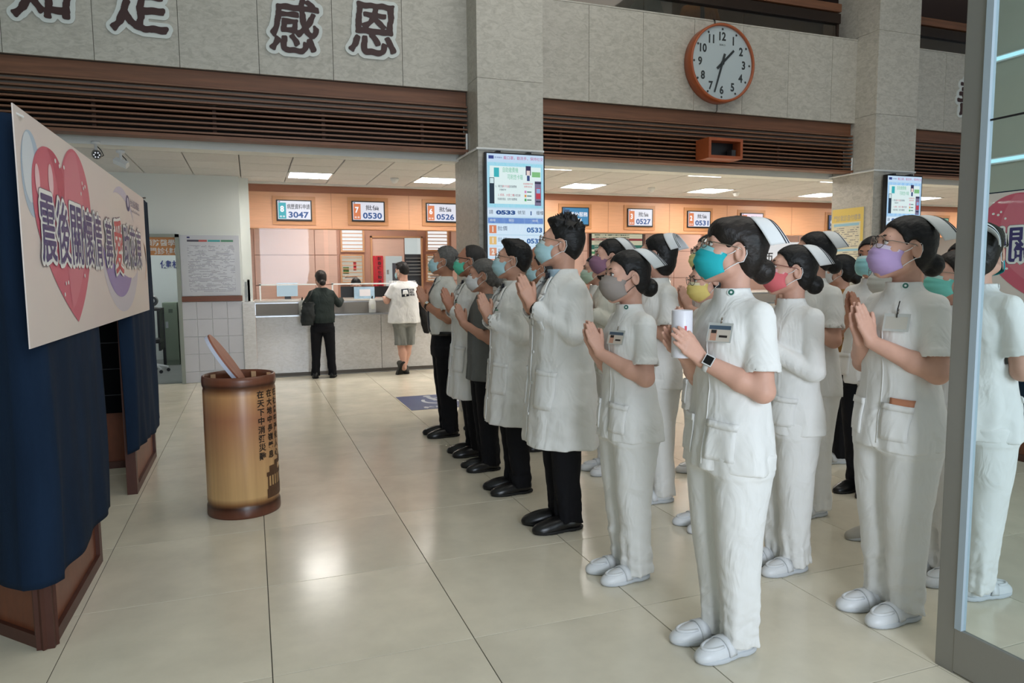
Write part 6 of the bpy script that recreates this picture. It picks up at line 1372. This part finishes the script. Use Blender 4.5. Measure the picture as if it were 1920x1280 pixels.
# white cup in the teal masked nurse's hands
def local_to_world(t, p): return Matrix.LocRotScale(t.location, t.rotation_euler, t.scale) @ Vector(p)
c = local_to_world(n2, (0, .212, 1.112)); t = thing('cup', 'white cylindrical cup held up by the teal masked nurse', 'cup', tuple(c))
dx = .0365; obj('cup_wall', *lathe([(.001, c.z), (dx - .003, c.z), (dx, c.z + .004), (dx, c.z + .165), (dx - .002, c.z + .168), (dx - .004, c.z + .165), (dx - .004, c.z + .02), (.001, c.z + .02)], 28, c.x, c.y, False), M('cup_white', (226, 224, 232), rough=.35), t, True)
vw = Vector((-c.x, -c.y, 0)).normalized(); a_ = math.atan2(vw.y, vw.x) + .35; q = Vector((c.x + (dx + .0006) * math.cos(a_), c.y + (dx + .0006) * math.sin(a_), c.z + .105)); sdv = Vector((-math.sin(a_), math.cos(a_), 0))
obj('red_mark', [q - sdv * .004 - Vector((0, 0, .009)), q + sdv * .004 - Vector((0, 0, .009)), q + sdv * .004 + Vector((0, 0, .009)), q - sdv * .004 + Vector((0, 0, .009))], [(0, 1, 2, 3)], M('mark_red', (206, 70, 84)), t)
# brown card in the pocket of the lilac masked nurse
o = patch('notebook', n3bv, [(-.150, 0, .872), (-.075, 0, .875), (-.075, 0, .914), (-.150, 0, .910)], M('kraft', (190, 128, 96), rough=.6), n3, off=.004, n=(6, 3), thick=.006)
o.parent = None; o.matrix_world = Matrix.LocRotScale(n3.location, n3.rotation_euler, n3.scale); tag(o, "brown notebook poking out of the lilac masked nurse's pocket", 'notebook')
# people at the counter
wm, _ = person('woman in dark jacket and black trousers leaning on the counter', (.90, 10.02), 82, 1.47, 'jacket', None, hair='low_bun', hmat=HAIR_B, pose='counter', hy=.25, hp=-.15, h=.006, hc=.010, legs='apart', shoes='black', seed=30, lean=.05, group='people at the counter')
tm_, tb = person('man in white tee and grey shorts standing cross-legged at the counter', (2.03, 9.98), 100, 1.575, 'tee', LBLUE, hair='short', pose='tee', wd=1.12, hy=.35, hp=-.12, h=.006, hc=.010, legs='shorts', shoes='clog', seed=31, group='people at the counter')
person('clerk seated behind the counter, only the hair showing', (1.56, 11.42), 265, 1.5, 'vest', None, hair='bob_short', pose='desk', h=.0065, hc=.011, legs='none', seed=32, z=-.14, hp=-.35, top=JACKET, group='people at the counter')
# print on the back of the tee
INK = M('tee_ink', (24, 30, 46), rough=.7)
patch('back_print', tb, [(-.085, 0, 1.115), (.022, 0, 1.125), (.022, 0, 1.235), (-.085, 0, 1.225)], INK, tm_, d=(0, -1, 0), off=.003, n=(6, 6), thick=.0008)
patch('print_tree', tb, [(-.075, 0, 1.15), (.012, 0, 1.155), (-.0, 0, 1.215), (-.060, 0, 1.21)], M('tee_ink_white', (222, 222, 222)), tm_, d=(0, -1, 0), off=.0045, n=(6, 4), thick=.0006); patch('print_trunk', tb, [(-.042, 0, 1.125), (-.022, 0, 1.125), (-.024, 0, 1.16), (-.038, 0, 1.16)], M('tee_ink_white', (222, 222, 222)), tm_, d=(0, -1, 0), off=.0045, n=(2, 2), thick=.0006)
for k, wd_ in enumerate(('NATURE', 'NEEDS', 'HEROES')):
    me = text_mesh(wd_, .04, off=.0015, align='LEFT'); xs = [v.co.x for v in me.vertices]; sc_ = .082 / (max(xs) - min(xs)) if k != 1 else .066 / (max(xs) - min(xs))
    for v in me.vertices:
        # seen from behind, +x is to the right
        x, z_ = .030 + v.co.x * sc_, 1.215 - .036 * k + v.co.y * .95
        hit = tb.ray_cast(Vector((x, -.6, z_)), Vector((0, 1, 0))); v.co = (x, (hit[0].y if hit[0] is not None else -.12) - .0035, z_)
    me.materials.clear(); part('print_lettering', me, INK, tm_)
# bag of the woman and jacket over the man's arm
t = thing('shoulder_bag', 'black tote bag hanging from the shoulder of the woman at the counter', 'bag', (.70, 9.93, .80))
fb = Field((.55, 9.80, .70), (.86, 10.08, 1.36), .009); fb.loft([(.74, .075, .045, .70, 9.92), (.80, .095, .055, .70, 9.92), (.95, .085, .045, .71, 9.92), (1.05, .07, .03, .715, 9.92)], .01); fb.noise(.006, 40, 5); me = fb.mesh('bag_body'); me.materials.append(M('bag_black', (24, 30, 30), rough=.7)); o = bpy.data.objects.new('bag_body', me); link(o, t)
obj('strap', *tube([(.68, 9.90, 1.03), (.72, 9.885, 1.10), (.765, 9.91, 1.185), (.775, 9.98, 1.205), (.75, 10.04, 1.13), (.72, 9.95, 1.03)], .010, 6), M('bag_black', (24, 30, 30)), t, True)
fb = Field((2.20, 9.80, .50), (2.55, 10.25, 1.12), .010); fb.loft([(.56, .035, .05, 2.37, 10.05), (.70, .06, .07, 2.35, 10.06), (.90, .06, .08, 2.325, 10.08), (1.0, .055, .085, 2.29, 10.09), (1.04, .045, .08, 2.28, 10.09)], .01, fold=(.008, 4, 1, 1.0, .56)); fb.noise(.006, 40, 8); me = fb.mesh('draped_jacket'); me.materials.append(M('jacket_black', (18, 18, 20), rough=.8)); o = bpy.data.objects.new('draped_jacket', me); C.objects.link(o); tag(o, 'black jacket hanging over the arm of the man in a white tee', 'jacket')
# figures on the gallery
person('dark dressed person standing on the gallery left of the clock', (4.15, 7.05), 200, 1.66, 'jacket', None, hair='short', pose='down', h=.009, hc=.012, shoes='black', seed=40, z=3.0, group='people on the gallery', legs='stand')
person('person in black trousers standing on the gallery above the clock', (4.86, 7.05), 250, 1.70, 'shirt', None, hair='short', pose='down', h=.009, hc=.012, shoes='black', seed=41, z=3.0, group='people on the gallery', top=VEST)
